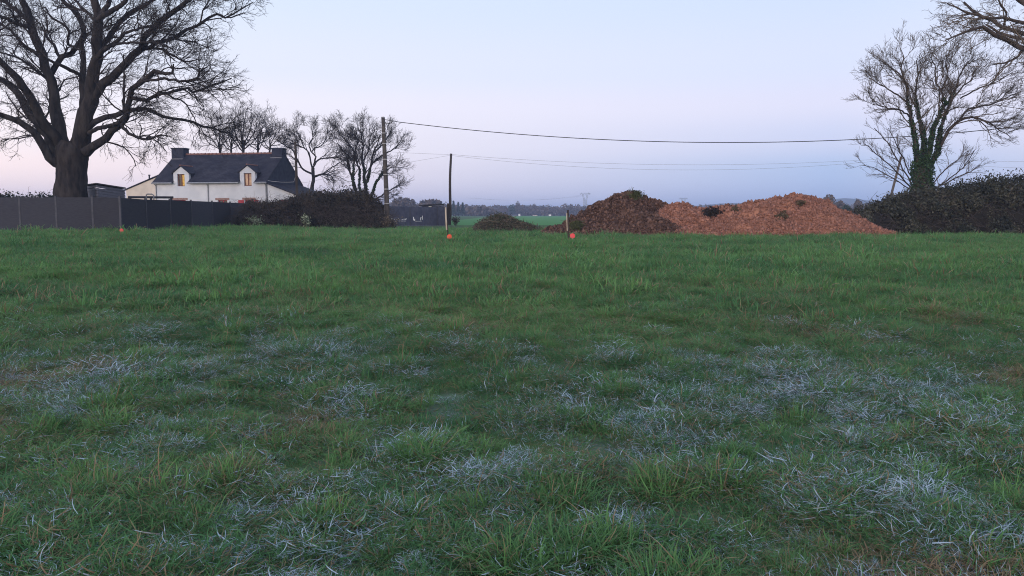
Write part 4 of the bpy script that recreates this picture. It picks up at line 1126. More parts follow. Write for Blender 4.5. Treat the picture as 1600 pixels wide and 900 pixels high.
# ------------------------------------------------------------------ stakes and red markers
def ground_hit(px, py):
    lo, hi = 3, 120
    for _ in range(60):
        mid = (lo + hi) / 2; p = at(px, py, mid)
        if p[2] > G(p[0], p[1]): lo = mid
        else: hi = mid
    return at(px, py, lo)
def stake(label, px, pyb, pyt, lean, segs):
    p = ground_hit(px, pyb); Yd = p[1]; t_ = at(px + lean, pyt, Yd)
    root = thing('survey_stake', p, label, 'stake', 'survey stakes at the field edge')
    for f0, f1, m_, r_, dx in segs:
        a_ = p + (t_ - p) * f0 + (dx, 0, 0); b_ = p + (t_ - p) * f1 + (dx, 0, 0)
        if f0 == 0: a_[2] -= .25
        mid_ = (a_ + b_) / 2 + (random.uniform(-.015, .015), 0, 0)
        mb = MB(); mb.tube([a_, mid_, b_], [r_, r_ * .95, r_ * .85], 7); mb.build('post', m_, root)
    return p
stake('pale topped wooden stake in front of the sheet metal fence', 699.5, 373, 324, -2.5, [(0, .52, M['stake_dark'], .034, .02), (.28, 1, M['stake'], .042, -.02)])
stake('weathered dark stake standing in front of the soil heap', 888, 376, 328, -1.5, [(0, 1, M['stake_dark'], .045, .02), (.32, .9, M['stake'], .03, -.028)])
def marker(label, px, py, dpx, pyb, m_):
    p = ground_hit(px, pyb); Yd = p[1]; c = at(px, py, Yd); r_ = pxm(dpx, Yd) / 2
    root = thing('marker_disc', p, label, 'marker', 'red marker discs on short pegs')
    n = 20; mb = MB()
    poly = [c + (r_ * math.cos(k * 2 * math.pi / n), 0, r_ * math.sin(k * 2 * math.pi / n)) for k in range(n)]
    mb.prism(poly, (0, .012, 0)); mb.build('disc', m_, root)
    mb = MB(); mb.tube([(p[0], Yd + .03, p[2] - .2), (c[0], Yd + .03, c[2])], [.012, .012], 6); mb.build('peg', M['stake'], root)
marker('orange red disc at the foot of the pale topped stake', 702.3, 370, 7.8, 378, M['disc'])
marker('pinkish red disc beside the dark stake at the soil heap', 894.5, 368.6, 8, 377, M['disc2'])
marker('small orange red disc in front of the dark fence corner', 189.8, 360.2, 6, 367, M['disc2'])

# ------------------------------------------------------------------ soil heaps
def heap(name, label, prof, yc, hw, m_, seed, clodm, nclod, csize, rough, extra=None, base=None, dark=None):
    px_, hy = np.array([p[0] for p in prof], float), np.array([p[1] for p in prof], float)
    X0 = np.array([at(p, 335, yc)[0] for p in px_]); Zt = np.array([at(p, q, yc)[2] for p, q in prof])
    n_x, n_y = 190, 90
    xs_ = np.linspace(X0[0], X0[-1], n_x); ys_ = np.linspace(yc - hw * 1.25, yc + hw * 1.25, n_y)
    XX, YY = np.meshgrid(xs_, ys_)
    gz = g(XX, YY)
    P = np.interp(XX + .25 * nz(XX, YY, 1.2, seed + 9), X0, Zt) - .45
    P = np.maximum(P, 0)
    w_ = hw * np.clip((P / 1.3), 0.02, 1) ** .5
    tt = np.abs(YY - yc + .3 * nz(XX, YY, .8, seed)) / w_
    Hh = P * np.clip(1 - tt ** 1.35, -.3, 1)
    Hh = np.where(tt < .12, P * (1 - .05), Hh)
    Hh += (nz(XX, YY, 3.0, seed + 1) * .6 + nz(XX, YY, 8.5, seed + 2) * .5) * rough * np.clip(P, 0, 1) * np.clip(1.4 - tt, 0, 1)
    Z = gz + Hh - .02
    V = np.stack([XX, YY, Z], -1).reshape(-1, 3)
    V += rng.normal(0, rough * .22, V.shape) * np.array([1, 1, 1])
    I_ = np.arange(n_x * n_y).reshape(n_y, n_x)
    Fq = np.stack([I_[:-1, :-1], I_[:-1, 1:], I_[1:, 1:], I_[1:, :-1]], -1).reshape(-1, 4)
    root = thing(name, ((xs_[0] + xs_[-1]) / 2, yc, G((xs_[0] + xs_[-1]) / 2, yc)), label, 'soil heap')
    body = obj('soil', V, Fq, m_, root)
    # clods lying on the surface
    r2 = np.random.default_rng(seed)
    ii = r2.integers(0, n_y - 1, nclod * 3); jj = r2.integers(0, n_x - 1, nclod * 3)
    ok = (Hh[ii, jj] > .04); ii, jj = ii[ok][:nclod], jj[ok][:nclod]
    VV = V.reshape(n_y, n_x, 3)
    u_, v_ = r2.random((len(ii), 1)), r2.random((len(ii), 1))
    C = VV[ii, jj] * (1 - u_) * (1 - v_) + VV[ii, jj + 1] * u_ * (1 - v_) + VV[ii + 1, jj] * (1 - u_) * v_ + VV[ii + 1, jj + 1] * u_ * v_
    oct_ = np.array([(1, 0, 0), (-1, 0, 0), (0, 1, 0), (0, -1, 0), (0, 0, 1), (0, 0, -1)], float)
    s_ = csize * np.exp(r2.normal(-.1, .75, len(C)))
    s_ = np.minimum(s_, csize * 3.2)
    q = oct_[None] * s_[:, None, None] * r2.uniform(.5, 1.3, (len(C), 6, 1)) + r2.normal(0, .25, (len(C), 6, 3)) * s_[:, None, None]
    Vc = (C[:, None] + q + np.array([0, 0, .25]) * s_[:, None, None]).reshape(-1, 3)
    fo = np.array([(0, 2, 4), (2, 1, 4), (1, 3, 4), (3, 0, 4), (2, 0, 5), (1, 2, 5), (3, 1, 5), (0, 3, 5)])
    Fc = (np.arange(len(C))[:, None, None] * 6 + fo[None]).reshape(-1, 3)
    tnt = r2.random(len(C)) ** 1.5
    if dark is not None:
        dd = np.exp(-(((C[:, 0] - dark[0]) / dark[2]) ** 2 + ((C[:, 2] - dark[1]) / dark[3]) ** 2))
        tnt = tnt * (1 - dd)
    o = obj('clods', Vc, Fc, clodm, body, attrs={'tint': np.repeat(tnt, 6)})
    o['kind'] = 'stuff'
    return root, VV, Hh
YH = 43.6
d_prof = [(846, 362), (862, 357), (880, 350), (893, 341), (905, 333), (920, 322), (934, 315), (948, 311), (962, 306), (975, 300), (985, 298.5), (996, 301), (1008, 306), (1022, 311), (1036, 319), (1046, 328), (1056, 340), (1066, 352), (1076, 363)]
hd, HV, HHh = heap('topsoil_heap', 'dark brown topsoil heap with a grassy tuft on its peak', d_prof, YH, 3.3, M['soil'], 11, M['clod'], 20000, .036, .11)
r_prof = [(978, 362), (990, 352), (1005, 340), (1020, 331), (1040, 323), (1058, 318), (1073, 315.5), (1085, 319), (1100, 323), (1112, 326), (1130, 322), (1150, 320), (1165, 318), (1185, 315), (1205, 310), (1225, 305), (1243, 301.5), (1258, 304), (1275, 308), (1295, 312), (1312, 320), (1330, 333), (1350, 345), (1368, 355), (1392, 364)]
hr_, RV, RHh = heap('reddish_soil_heap', 'long reddish brown heap of crumbly soil with two humps', r_prof, YH - .6, 3.2, M['red'], 23, M['chip'], 32000, .033, .085)
def surf(VV, px, py):
    """nearest heap surface point seen at a pixel, on the camera side"""
    d = VV - EYE; s = VV[..., 1]
    qx = 800 + F * d[..., 0] / (d[..., 1] * CP - d[..., 2] * SP); qy = 450 - F * (d[..., 1] * SP + d[..., 2] * CP) / (d[..., 1] * CP - d[..., 2] * SP)
    e = (qx - px) ** 2 + (qy - py) ** 2 + 3 * np.maximum(s - YH, 0)
    i = np.unravel_index(np.argmin(e), e.shape); return VV[i]
# dark earth dumped in the hollow of the red heap, and dark clumps
def clump(name, label, cat, VV, px, py, wpx, hpx, n, m_, size, leafy=False, group=None):
    c = surf(VV, px, py); r2 = np.random.default_rng(int(px))
    Pn = []
    for _ in range(n):
        u, v = r2.normal(0, .42), r2.normal(0, .42)
        Pn.append(surf(VV, px + u * wpx, py + v * hpx))
    C = np.array(Pn) + r2.normal(0, .05, (n, 3)) + np.array((0, -.03, .03))
    if leafy:
        up = C + np.stack([r2.normal(0, .1, n), r2.normal(-.05, .1, n), r2.uniform(.05, .22, n)], -1)
        P3 = np.stack([C, (C + up) / 2 + r2.normal(0, .02, (n, 3)), up + np.stack([r2.normal(0, .08, n), r2.normal(0, .08, n), np.zeros(n) - .04], -1)], 1)
        V, Fq = tubes(P3, np.tile(np.array([[.014, .012, .003]]), (n, 1)), 3)
        o = obj(name, V, Fq, m_, None, attrs={'tint': np.repeat(r2.random(n), 9)})
    else:
        V, Fq, tn = leaves(C, size, .6, r2)
        k = 4
        V = (np.repeat(V.reshape(n, 4, 3), 1, 0) + r2.normal(0, size * .3, (n, 4, 3))).reshape(-1, 3)
        o = obj(name, V, Fq, m_, None, attrs={'tint': tn})
    tag(o, label, cat, group)
    return o
M['tuftgreen'] = mat('heap_grass', (.04, .045, .02), (.1, .11, .045), 6, .8, attr='tint')
clump('grass_tuft', 'olive green grass tuft on the peak of the dark heap', 'grass tuft', HV, 993, 306, 11, 7, 500, M['tuftgreen'], .1, True, 'grass tufts on the heaps')
clump('grass_tuft', 'bright green grass clump at the foot of the dark heap by the stake', 'grass tuft', HV, 901, 355, 10, 7, 700, M['tuftgreen'], .1, True, 'grass tufts on the heaps')
M['peat'] = mat('black_earth', (.018, .014, .014), (.04, .032, .03), 5, 1)
clump('earth_clump', 'black clump of earth in the dip of the reddish heap', 'earth clump', RV, 1113, 333, 14, 6, 900, M['peat'], .1, group='dark clumps on the reddish heap')
M['sod'] = mat('brown_sod', (.05, .04, .025), (.11, .085, .05), 5, 1)
clump('earth_clump', 'small brown sod right of the black clump on the reddish heap', 'earth clump', RV, 1149, 327, 6, 4, 260, M['sod'], .08, group='dark clumps on the reddish heap')
clump('earth_clump', 'greenish brown sod high on the right hump of the reddish heap', 'earth clump', RV, 1251, 319, 5, 4, 220, M['sod'], .08, group='dark clumps on the reddish heap')
clump('earth_clump', 'streak of brown sods on the left flank of the right hump', 'earth clump', RV, 1222, 338, 9, 8, 260, M['sod'], .07, group='dark clumps on the reddish heap')

# ------------------------------------------------------------------ thickets
def thicket(name, label, cat, prof, Yf, depth, leafm, nleaf, lsize, ncane, seed, base_py, canem=None, ragged=.12, far_up=0):
    r2 = np.random.default_rng(seed)
    px_ = np.array([p[0] for p in prof], float); py_ = np.array([p[1] for p in prof], float)
    Yc = Yf + depth / 2
    Xp = np.array([at(a_, 335, Yc)[0] for a_ in px_]); Zp = np.array([at(a_, b_, Yc)[2] for a_, b_ in prof])
    gx = (Xp[0] + Xp[-1]) / 2
    root = thing(name, (gx, Yc, G(gx, Yc)), label, cat)
    def top(x): return np.interp(x, Xp, Zp)
    # dark filler core added inside, blocks light through the leaves
    n_x, n_y = 70, 22
    xs_ = np.linspace(Xp[0], Xp[-1], n_x); ys_ = np.linspace(-1, 1, n_y)
    XX, TT = np.meshgrid(xs_, ys_)
    def surfz(x, t): return (top(x) - g(x, Yc)) * np.clip(1 - np.abs(t) ** 3.2, 0, 1) ** .7
    YY = Yc + TT * depth / 2 * .93
    ZZ = g(XX, YY) - .05 + np.maximum(surfz(XX, TT) * .86 + .09 * nz(XX, YY, 3, seed), 0)
    I_ = np.arange(n_x * n_y).reshape(n_y, n_x)
    obj('thicket_filler', np.stack([XX, YY, ZZ], -1).reshape(-1, 3), np.stack([I_[:-1, :-1], I_[:-1, 1:], I_[1:, 1:], I_[1:, :-1]], -1).reshape(-1, 4), M['core'], root)
    # leaves through the outer shell
    x = r2.uniform(Xp[0], Xp[-1], nleaf); t = np.sign(r2.uniform(-1, .25, nleaf)) * r2.random(nleaf) ** .6
    h = surfz(x, t); f = np.where(np.abs(t) > .75, r2.random(nleaf), r2.uniform(.75, 1.0, nleaf)) + np.abs(r2.normal(0, ragged * .5, nleaf))
    yv = Yc + t * depth / 2 * r2.uniform(.94, 1.05, nleaf)
    yv += .25 * nz(x * 1.0, h * f * 2.0, 1.6, seed + 3) * (np.abs(t) > .5)
    C = np.stack([x, yv, g(x, yv) + h * f + .08 * nz(x, yv, 4, seed + 1)], -1)
    C[:, 2] = np.maximum(C[:, 2], g(x, yv) + .04)
    V, Fq, tn = leaves(C, lsize, 1, r2)
    tn = np.clip(tn * .7 + .3 * np.repeat(np.clip(.5 + .4 * nz(x, C[:, 2] * 2, 1.7, seed + 5), 0, 1), 4), 0, 1)
    o = obj('foliage', V, Fq, leafm, root, attrs={'tint': tn}); o['kind'] = 'stuff'
    # arching canes
    x = r2.uniform(Xp[0], Xp[-1], ncane); t = r2.uniform(-.95, .3, ncane); h = surfz(x, t)
    yv = Yc + t * depth / 2
    b0 = np.stack([x, yv, g(x, yv) + h * r2.uniform(.3, .95, ncane)], -1)
    d = nrm(np.stack([r2.normal(0, 1, ncane), r2.normal(-.3, .5, ncane), r2.uniform(.2, 1.2, ncane)], -1))
    L = r2.uniform(.4, 1.7, ncane)
    n = 6; Q = np.empty((ncane, n, 3)); Q[:, 0] = b0
    for k in range(1, n):
        Q[:, k] = Q[:, k - 1] + d * (L / (n - 1))[:, None]
        d = d + r2.normal(0, .18, (ncane, 3)); d[:, 2] -= .28; d = nrm(d)
    Q[:, :, 2] = np.maximum(Q[:, :, 2], .5)
    V, Fq = tubes(Q, np.tile(np.linspace(.011, .006, n)[None], (ncane, 1)), 3)
    o = obj('canes', V, Fq, canem or M['cane'], root); o['kind'] = 'stuff'
    return root
lb = [(382, 345), (386, 322), (396, 319), (410, 320), (425, 320), (440, 319), (455, 316), (468, 311), (480, 307), (500, 305), (515, 304), (535, 303), (555, 302.5), (570, 305), (583, 309), (593, 318), (601, 330), (607, 343), (612, 349)]
thicket('bramble_thicket', 'wide dark brown bramble thicket between the fence and the concrete pole', 'bramble', lb, 58.5, 5, M['bramble2'], 34000, .075, 4200, 41, 355, ragged=.2)
rb = [(1318, 358), (1330, 340), (1340, 332), (1352, 326), (1366, 320), (1380, 312), (1395, 308), (1412, 306), (1430, 301), (1450, 298), (1470, 297), (1490, 294), (1508, 290), (1522, 285), (1534, 281), (1550, 284), (1565, 283), (1580, 281), (1600, 278), (1640, 275), (1700, 276), (1760, 290), (1790, 330)]
thicket('bramble_bank', 'tall dark bramble bank at the right edge of the field', 'bramble', rb, 43.5, 5.0, M['bramble'], 60000, .07, 1500, 43, 366, ragged=.16)
# loose sprays on the skyline of the right bank
def small_bush(name, label, cat, px, py, wpx, hpx, Y, leafm, n, size, seed, stemm=None, group=None):
    r2 = np.random.default_rng(seed); c = at(px, py, Y); zg = G(c[0], Y)
    root = thing(name, (c[0], Y, zg), label, cat, group)
    wm, hm = pxm(wpx, Y) / 2, c[2] + pxm(hpx, Y) / 2 - zg
    ns = 26
    ends = np.stack([c[0] + r2.normal(0, .45, ns) * wm, Y + r2.normal(0, .45, ns) * wm, zg + hm * r2.uniform(.55, 1.0, ns)], -1)
    b0 = np.stack([c[0] + r2.normal(0, .15, ns) * wm, Y + r2.normal(0, .15, ns) * wm, np.full(ns, zg - .05)], -1)
    Q = np.stack([b0, b0 * .5 + ends * .5 + r2.normal(0, .05, (ns, 3)), ends], 1)
    V, Fq = tubes(Q, np.tile(np.array([[.012, .009, .005]]), (ns, 1)), 4)
    obj('stems', V, Fq, stemm or M['cane'], root)
    i = r2.integers(0, ns, n); f = r2.random((n, 1)) ** .6
    C = Q[i, 1] * (1 - f) + Q[i, 2] * f + r2.normal(0, .09, (n, 3))
    C[:, 2] = np.maximum(C[:, 2], zg + .05)
    V, Fq, tn = leaves(C, size, 1, r2)
    o = obj('foliage', V, Fq, leafm, root, attrs={'tint': tn}); o['kind'] = 'stuff'
small_bush('shrub', 'pale leaved shrub at the end of the dark fence', 'shrub', 400, 347, 26, 17, 57.5, M['paleleaf'], 240, .07, 1, group='pale shrubs before the bramble thicket')
small_bush('shrub', 'pale leaved shrub in front of the middle of the left bramble thicket', 'shrub', 478, 345, 16, 18, 57.6, M['paleleaf'], 210, .07, 2, group='pale shrubs before the bramble thicket')
small_bush('shrub', 'reddish brown twiggy bush at the foot of the concrete pole', 'shrub', 606, 345, 24, 15, 58, M['brush'], 500, .06, 3)
small_bush('shrub', 'brown dry bush at the foot of the crooked wooden pole', 'shrub', 712, 345, 14, 12, 82, M['cane'], 300, .07, 4)
# dry grass spilling out of the right bank
r2 = np.random.default_rng(9); n = 500
c = ground_hit(1478, 366)
b0 = np.stack([c[0] + r2.normal(0, .35, n), c[1] + .4 + r2.uniform(-.2, .5, n), np.full(n, c[2] - .03)], -1)
tipz = r2.uniform(.1, .62, n)
e0 = b0 + np.stack([r2.normal(-.15, .2, n), r2.normal(-.15, .1, n), tipz], -1)
V, Fq = tubes(np.stack([b0, (b0 + e0) / 2 + (.05, 0, .08), e0], 1), np.tile(np.array([[.01, .009, .003]]), (n, 1)), 3)
tag(obj('dry_grass_clump', V, Fq, M['straw'], attrs={'tint': np.repeat(r2.random(n), 9)}), 'orange brown dry grass spilling from the foot of the right bramble bank', 'grass clump')
# low dark hedge behind the left fence
hp = [(-60, 303), (-20, 302), (0, 304), (10, 308), (24, 307), (38, 310), (52, 309), (66, 308), (80, 309), (95, 310), (105, 310), (130, 312)]
thicket('garden_hedge', 'low dark hedge peeping over the fence left of the oak trunk', 'hedge', hp, 54, 2.5, M['conifer'], 9000, .08, 260, 45, 340, ragged=.2)
# brush pile
def brush(label, prof, Yf, depth, seed, n):
    r2 = np.random.default_rng(seed); Yc = Yf + depth / 2
    Xp = np.array([at(a_, 335, Yc)[0] for a_, b_ in prof]); Zp = np.array([at(a_, b_, Yc)[2] for a_, b_ in prof])
    gx = (Xp[0] + Xp[-1]) / 2; root = thing('brush_pile', (gx, Yc, G(gx, Yc)), label, 'brush pile')
    n_x, n_y = 40, 14
    XX, TT = np.meshgrid(np.linspace(Xp[0], Xp[-1], n_x), np.linspace(-1, 1, n_y)); YY = Yc + TT * depth / 2
    hh = (np.interp(XX, Xp, Zp) - g(XX, YY)) * np.clip(1 - TT ** 2, 0, 1) * .5
    I_ = np.arange(n_x * n_y).reshape(n_y, n_x)
    obj('pile_filler', np.stack([XX, YY, g(XX, YY) - .02 + np.maximum(hh + .05 * nz(XX, YY, 5, seed), 0)], -1).reshape(-1, 3), np.stack([I_[:-1, :-1], I_[:-1, 1:], I_[1:, 1:], I_[1:, :-1]], -1).reshape(-1, 4), M['core'], root)  # dark filler core added inside the pile
    x = r2.uniform(Xp[0], Xp[-1], n); t = r2.uniform(-1, .8, n); yv = Yc + t * depth / 2
    h = (np.interp(x, Xp, Zp) - g(x, yv)) * (1 - t ** 2) * r2.uniform(.45, 1.02, n)
    c = np.stack([x, yv, g(x, yv) + np.maximum(h, .05)], -1)
    d = nrm(np.stack([r2.normal(0, 1, n), r2.normal(0, .6, n), r2.normal(.1, .35, n)], -1)); L = r2.uniform(.15, .8, n)[:, None]
    Q = np.stack([c - d * L * .5, c + r2.normal(0, .04, (n, 3)), c + d * L * .5 + (0, 0, .02)], 1); Q[:, :, 2] = np.maximum(Q[:, :, 2], .42)
    V, Fq = tubes(Q, np.tile(np.array([[.014, .012, .006]]), (n, 1)) * r2.uniform(.6, 1.5, (n, 1)), 3)
    o = obj('twigs', V, Fq, M['brush'], root, attrs={'tint': np.repeat(r2.random(n), 9)}); o['kind'] = 'stuff'
    V, Fq, tn = leaves(np.repeat(c, 3, 0) + r2.normal(0, .08, (3 * n, 3)), .05, 1, r2)
    o = obj('dead_leaves', V, Fq, M['brushleaf'], root, attrs={'tint': tn}); o['kind'] = 'stuff'
brush('heap of cut branches lying between the two stakes', [(744, 353), (752, 345), (762, 340), (775, 336), (783, 333.5), (795, 337), (803, 341.5), (812, 346.5), (822, 349), (832, 353), (842, 357)], 46.5, 3, 51, 2600)

# ------------------------------------------------------------------ far things
def crown_mesh(C, rx, rz, n, size, r2):
    d = nrm(r2.normal(size=(n, 3))); rad = r2.random((n, 1)) ** .4
    P = C + d * rad * np.array([rx, rx, rz])
    V, Fq, tn = leaves(P, size, 1, r2)
    return V, Fq, tn
def far_tree(label, px, ytop, wpx, Y, m_, group='distinct trees along the far wood', conic=False, seed=0):
    r2 = np.random.default_rng(seed + int(px)); top = at(px, ytop, Y); zb = G(top[0], Y); h = top[2] - zb; rx = pxm(wpx, Y) / 2
    root = thing('distant_tree', (top[0], Y, zb), label, 'tree', group)
    n = 700
    if conic:
        f = r2.random(n); a_ = r2.random(n) * 6.28; rr = rx * (1 - f) * r2.uniform(.4, 1, n)
        P = np.stack([top[0] + rr * np.cos(a_), Y + rr * np.sin(a_), zb + h * (.12 + .88 * f)], -1)
        V, Fq, tn = leaves(P, .55, 1, r2)
    else:
        V, Fq, tn = crown_mesh(np.array((top[0], Y, zb + h * .58)), rx, h * .42, n, max(.35, rx * .14), r2)
    o = obj('crown', V, Fq, m_, root, attrs={'tint': tn}); o['kind'] = 'stuff'
    mb = MB(); mb.tube([(top[0], Y, zb - .3), (top[0], Y, zb + h * .4), (top[0], Y, zb + h * .9)], [h * .03, h * .02, .04], 6); mb.build('trunk', M['bark'], root)
far_tree('round hazy tree behind the sheet metal fence next to the concrete pole', 628, 307.5, 34, 330, M['wood'])
far_tree('broad hazy tree behind the small shed roof', 673, 310.5, 42, 340, M['wood'])
far_tree('thin pale tree between the two broad hazy trees', 645, 310, 10, 360, M['wood'])
far_tree('pointed evergreen just right of the crooked pole', 708.5, 314.5, 8, 420, M['fargreen'], conic=True)
far_tree('second pointed evergreen right of the crooked pole', 716, 316, 8, 425, M['fargreen'], conic=True, seed=2)
far_tree('third pointed evergreen right of the crooked pole', 723, 317, 7, 430, M['fargreen'], conic=True, seed=3)
far_tree('airy bare tree standing above the far wood at the field centre', 809, 314, 9, 560, M['wood'])
far_tree('dark round evergreen in the far wood left of the airy bare tree', 801, 319, 14, 575, M['fargreen'])
far_tree('small bare tree above the far wood between the airy tree and the pylon', 835, 318, 8, 600, M['wood'])
far_tree('pinkish bare tree behind the right shoulder of the reddish heap', 1296, 303, 20, 240, M['wood'])
far_tree('smaller bare tree left of the right bramble bank', 1341, 311, 12, 260, M['wood'])
far_tree('low dark evergreen beside the right shoulder of the reddish heap', 1322, 320, 14, 200, M['fargreen'])
far_tree('bare tree low behind the bank right of the reddish heap', 1312, 313, 20, 250, M['wood'])
r2 = np.random.default_rng(77)
vs_, fs_, tt_, nv = [], [], [], 0
def wood_row(x0p, x1p, yfun, Y, step, jitter):
    global nv
    px = x0p
    while px < x1p:
        px += step * r2.uniform(.6, 1.4); Yd = Y + r2.uniform(-1, 1) * jitter
        top = at(px, yfun(px) + r2.normal(0, 1.0), Yd); zb = G(top[0], Yd); h = max(top[2] - zb, 2.5)
        V, Fq, tn = crown_mesh(np.array((top[0], Yd, zb + h * .5)), r2.uniform(3.2, 6.0), h * .5, 170, 1.0, r2)
        vs_.append(V); fs_.append(Fq + nv); tt_.append(tn * .6 + r2.random() * .4); nv += len(V)
ytl = lambda p: float(np.interp(p, [-200, 300, 600, 650, 700, 740, 780, 820, 860, 900, 940, 1000, 1060, 1130, 1200, 1300, 1400, 1800], [318, 316, 314, 315, 317, 320, 321, 320, 320.5, 319.5, 319, 319, 317.5, 319, 318, 318, 318, 316]))
wood_row(-250, 1850, ytl, 640, 9, 30)
wood_row(-250, 1850, lambda p: ytl(p) + 3, 600, 9, 20)
wood_row(560, 1000, lambda p: ytl(p) + 6, 585, 7, 8)
wood_row(600, 760, lambda p: 322, 470, 9, 20)
o = obj('far_wood', np.concatenate(vs_), np.concatenate(fs_), M['wood'], attrs={'tint': np.concatenate(tt_)})
tag(o, 'long hazy bare wood along the far edge of the field', 'wood', kind='stuff')
# low farm buildings in front of the wood
def barn(label, px, Y, wpx, hpx, m_, roofm, rpx=1.5):
    c = at(px, 336, Y); zb = G(c[0], Y); wm, hm = pxm(wpx, Y), pxm(hpx, Y)
    root = thing('farm_building', (c[0], Y, zb), label, 'building', 'far farm buildings')
    mb = MB(); mb.box((c[0] - wm / 2, Y, zb - .2), (c[0] + wm / 2, Y + 6, zb + hm)); mb.build('wall', m_, root)
    mb = MB(); rh = pxm(rpx, Y); mb.prism([(c[0] - wm / 2 - .3, Y - .4, zb + hm + .003), (c[0] - wm / 2 - .3, Y + 3, zb + hm + rh), (c[0] - wm / 2 - .3, Y + 6.4, zb + hm + .003)], (wm + .6, 0, 0)); mb.build('roof', roofm, root)
barn('long low dark barn in front of the far wood', 800, 572, 28, 2.2, M['shed'], M['felt'])
barn('tiny white cottage in front of the far wood, left of centre', 811.5, 566, 3, 3.5, M['white'], M['felt'], 1.2)
barn('tiny white cottage at the foot of the far wood, nearer the heap', 859.5, 566, 3.2, 2.6, M['white'], M['felt'], 1.0)
barn('pale low farm building left of the dark heap', 836, 575, 7, 1.6, M['cream'], M['felt'], .8)
# pylons
def pylon(label, px, ytop, Y, scale=1.0):
    top = at(px, ytop, Y); zb = G(top[0], Y); h = top[2] - zb
    root = thing('pylon', (top[0], Y, zb), label, 'pylon', 'distant lattice pylons')
    x = top[0]; bw, wt = h * .1, h * .09
    r_ = .24 * scale
    def bar(mb, a_, b_, rr=r_): mb.tube([(x + a_[0], Y + a_[1], zb + a_[2]), (x + b_[0], Y + b_[1], zb + b_[2])], [rr, rr], 4)
    zw, zs = h * .64, h * .8
    mb = MB()
    for sx in (-1, 1):
        for sy in (-1, 1):
            bar(mb, (sx * bw, sy * bw * .8, 0), (sx * wt * .72, sy * wt * .4, zw), r_ * 1.2)
    lv = np.linspace(0, zw, 9)
    for a_, b_ in zip(lv[:-1], lv[1:]):
        for sy in (-1, 1):
            wa = bw + (wt * .72 - bw) * a_ / zw; wb = bw + (wt * .72 - bw) * b_ / zw
            bar(mb, (-wa, sy * wa * .6, a_), (wb, sy * wb * .6, b_)); bar(mb, (wa, sy * wa * .6, a_), (-wb, sy * wb * .6, b_))
            bar(mb, (-wb, sy * wb * .6, b_), (wb, sy * wb * .6, b_))
    mb.build('tower', M['metal'], root)
    mb = MB()
    for sx in (-1, 1):
        for sy in (-1, 1):
            bar(mb, (sx * wt * .72, sy * wt * .4, zw), (sx * h * .13, sy * .5, h * .93), r_ * 1.2)
            bar(mb, (sx * wt * .2, sy * wt * .3, zw), (sx * h * .075, sy * .5, h * .93))
        for q in np.linspace(zw, h * .93, 5)[:-1]:
            f = (q - zw) / (h * .93 - zw)
            bar(mb, (sx * (wt * .72 + (h * .13 - wt * .72) * f), 0, q), (sx * (wt * .2 + (h * .075 - wt * .2) * (f + .2)), 0, q + h * .05))
    mb.build('fork', M['metal'], root)
    mb = MB()
    for sy in (-1, 1):
        bar(mb, (-h * .24, 0, h * .93), (h * .24, 0, h * .93), r_ * 1.3); bar(mb, (-h * .24, 0, h * .93), (-h * .13, sy * .8, h * .965)); bar(mb, (h * .24, 0, h * .93), (h * .13, sy * .8, h * .965))
    bar(mb, (-h * .13, 0, h * .965), (h * .13, 0, h * .965))
    for sx in (-1, 1): bar(mb, (sx * h * .15, 0, h * .94), (sx * h * .15, 0, h), r_)
    for sx in (-.2, 0, .2): bar(mb, (sx * h, 0, h * .93), (sx * h, 0, h * .88), r_)
    mb.build('crossarm', M['metal'], root)
    return [np.array((x + s * h, Y, zb + h * .88)) for s in (-.2, 0, .2)]
i1 = pylon('nearer lattice pylon left of the dark heap peak', 914.5, 300.5, 1150)
i2 = pylon('farther small lattice pylon behind the saddle of the two heaps', 1068, 308.5, 1350, 1.2)
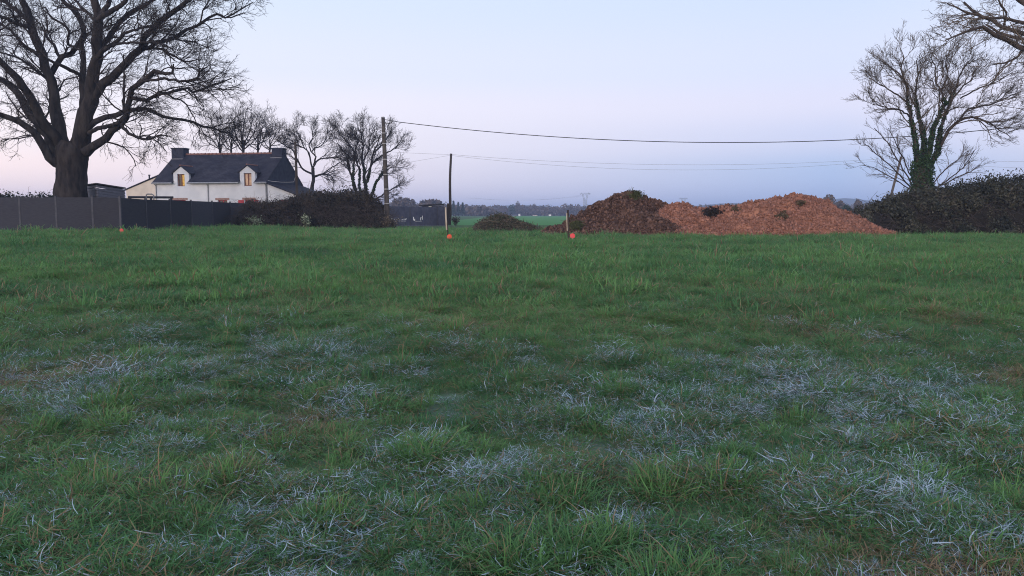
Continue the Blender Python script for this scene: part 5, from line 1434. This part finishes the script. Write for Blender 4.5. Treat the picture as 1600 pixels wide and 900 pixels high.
for k, nm in enumerate(('left', 'middle', 'right')):
    A_, B_ = i1[k], at(740 - 6 * k, 309, 1150)
    t_ = np.linspace(0, 1, 24)[:, None]; P = A_ + (B_ - A_) * t_; P[:, 2] -= 9 * 4 * (t_[:, 0] * (1 - t_[:, 0])) * .6
    V, Fq = tubes(P[None], np.full((1, 24), .05), 4, caps=True)
    tag(obj('power_line', V, Fq, M['wire2']), 'faint power line hung from the %s insulator of the nearer pylon' % nm, 'wire', 'power lines of the nearer pylon')
# hills
def hills(label, pts_, Y, m_):
    xs_ = []; V = []; n = len(pts_)
    for px, py in pts_:
        p = at(px, py, Y); V += [(p[0], Y, 0.2), (p[0], Y + 60, p[2]), (p[0], Y + 260, p[2] * .9), (p[0], Y + 500, 0.2)]
    Fc = []
    for i in range(n - 1):
        for k in range(3): Fc.append((4 * i + k, 4 * i + 4 + k, 4 * i + 5 + k, 4 * i + 1 + k))
    tag(obj('hills', np.array(V), Fc, m_, smooth=True), label, kind='structure')
hp_ = [(-400 + 20 * k, 322 + 2 * math.sin(k * .7) - 7 * max(0, math.exp(-((-400 + 20 * k - 1340) / 70.0) ** 2) * 1.6) - 4 * math.exp(-((-400 + 20 * k - 1160) / 45.0) ** 2) - 3 * math.exp(-((-400 + 20 * k - 1060) / 40.0) ** 2) + random.uniform(-.5, .5)) for k in range(125)]
hills('low blue wooded hills on the horizon', hp_, 1500, M['hill'])

# ------------------------------------------------------------------ haze
hm = bpy.data.materials.new('evening_haze'); hm.use_nodes = True
t = hm.node_tree; t.nodes.clear()
pv = t.nodes.new('ShaderNodeVolumePrincipled'); ho = t.nodes.new('ShaderNodeOutputMaterial')
pv.inputs['Color'].default_value = (.52, .67, 1, 1); pv.inputs['Density'].default_value = .00054; pv.inputs['Anisotropy'].default_value = 0.0
t.links.new(pv.outputs[0], ho.inputs['Volume'])
mb = MB(); mb.box((-4400, -70, -2.0), (4400, 4700, 40)); ho_ = mb.build('haze', hm)
tag(ho_, 'thin blue evening haze over the far fields', 'haze', kind='stuff')
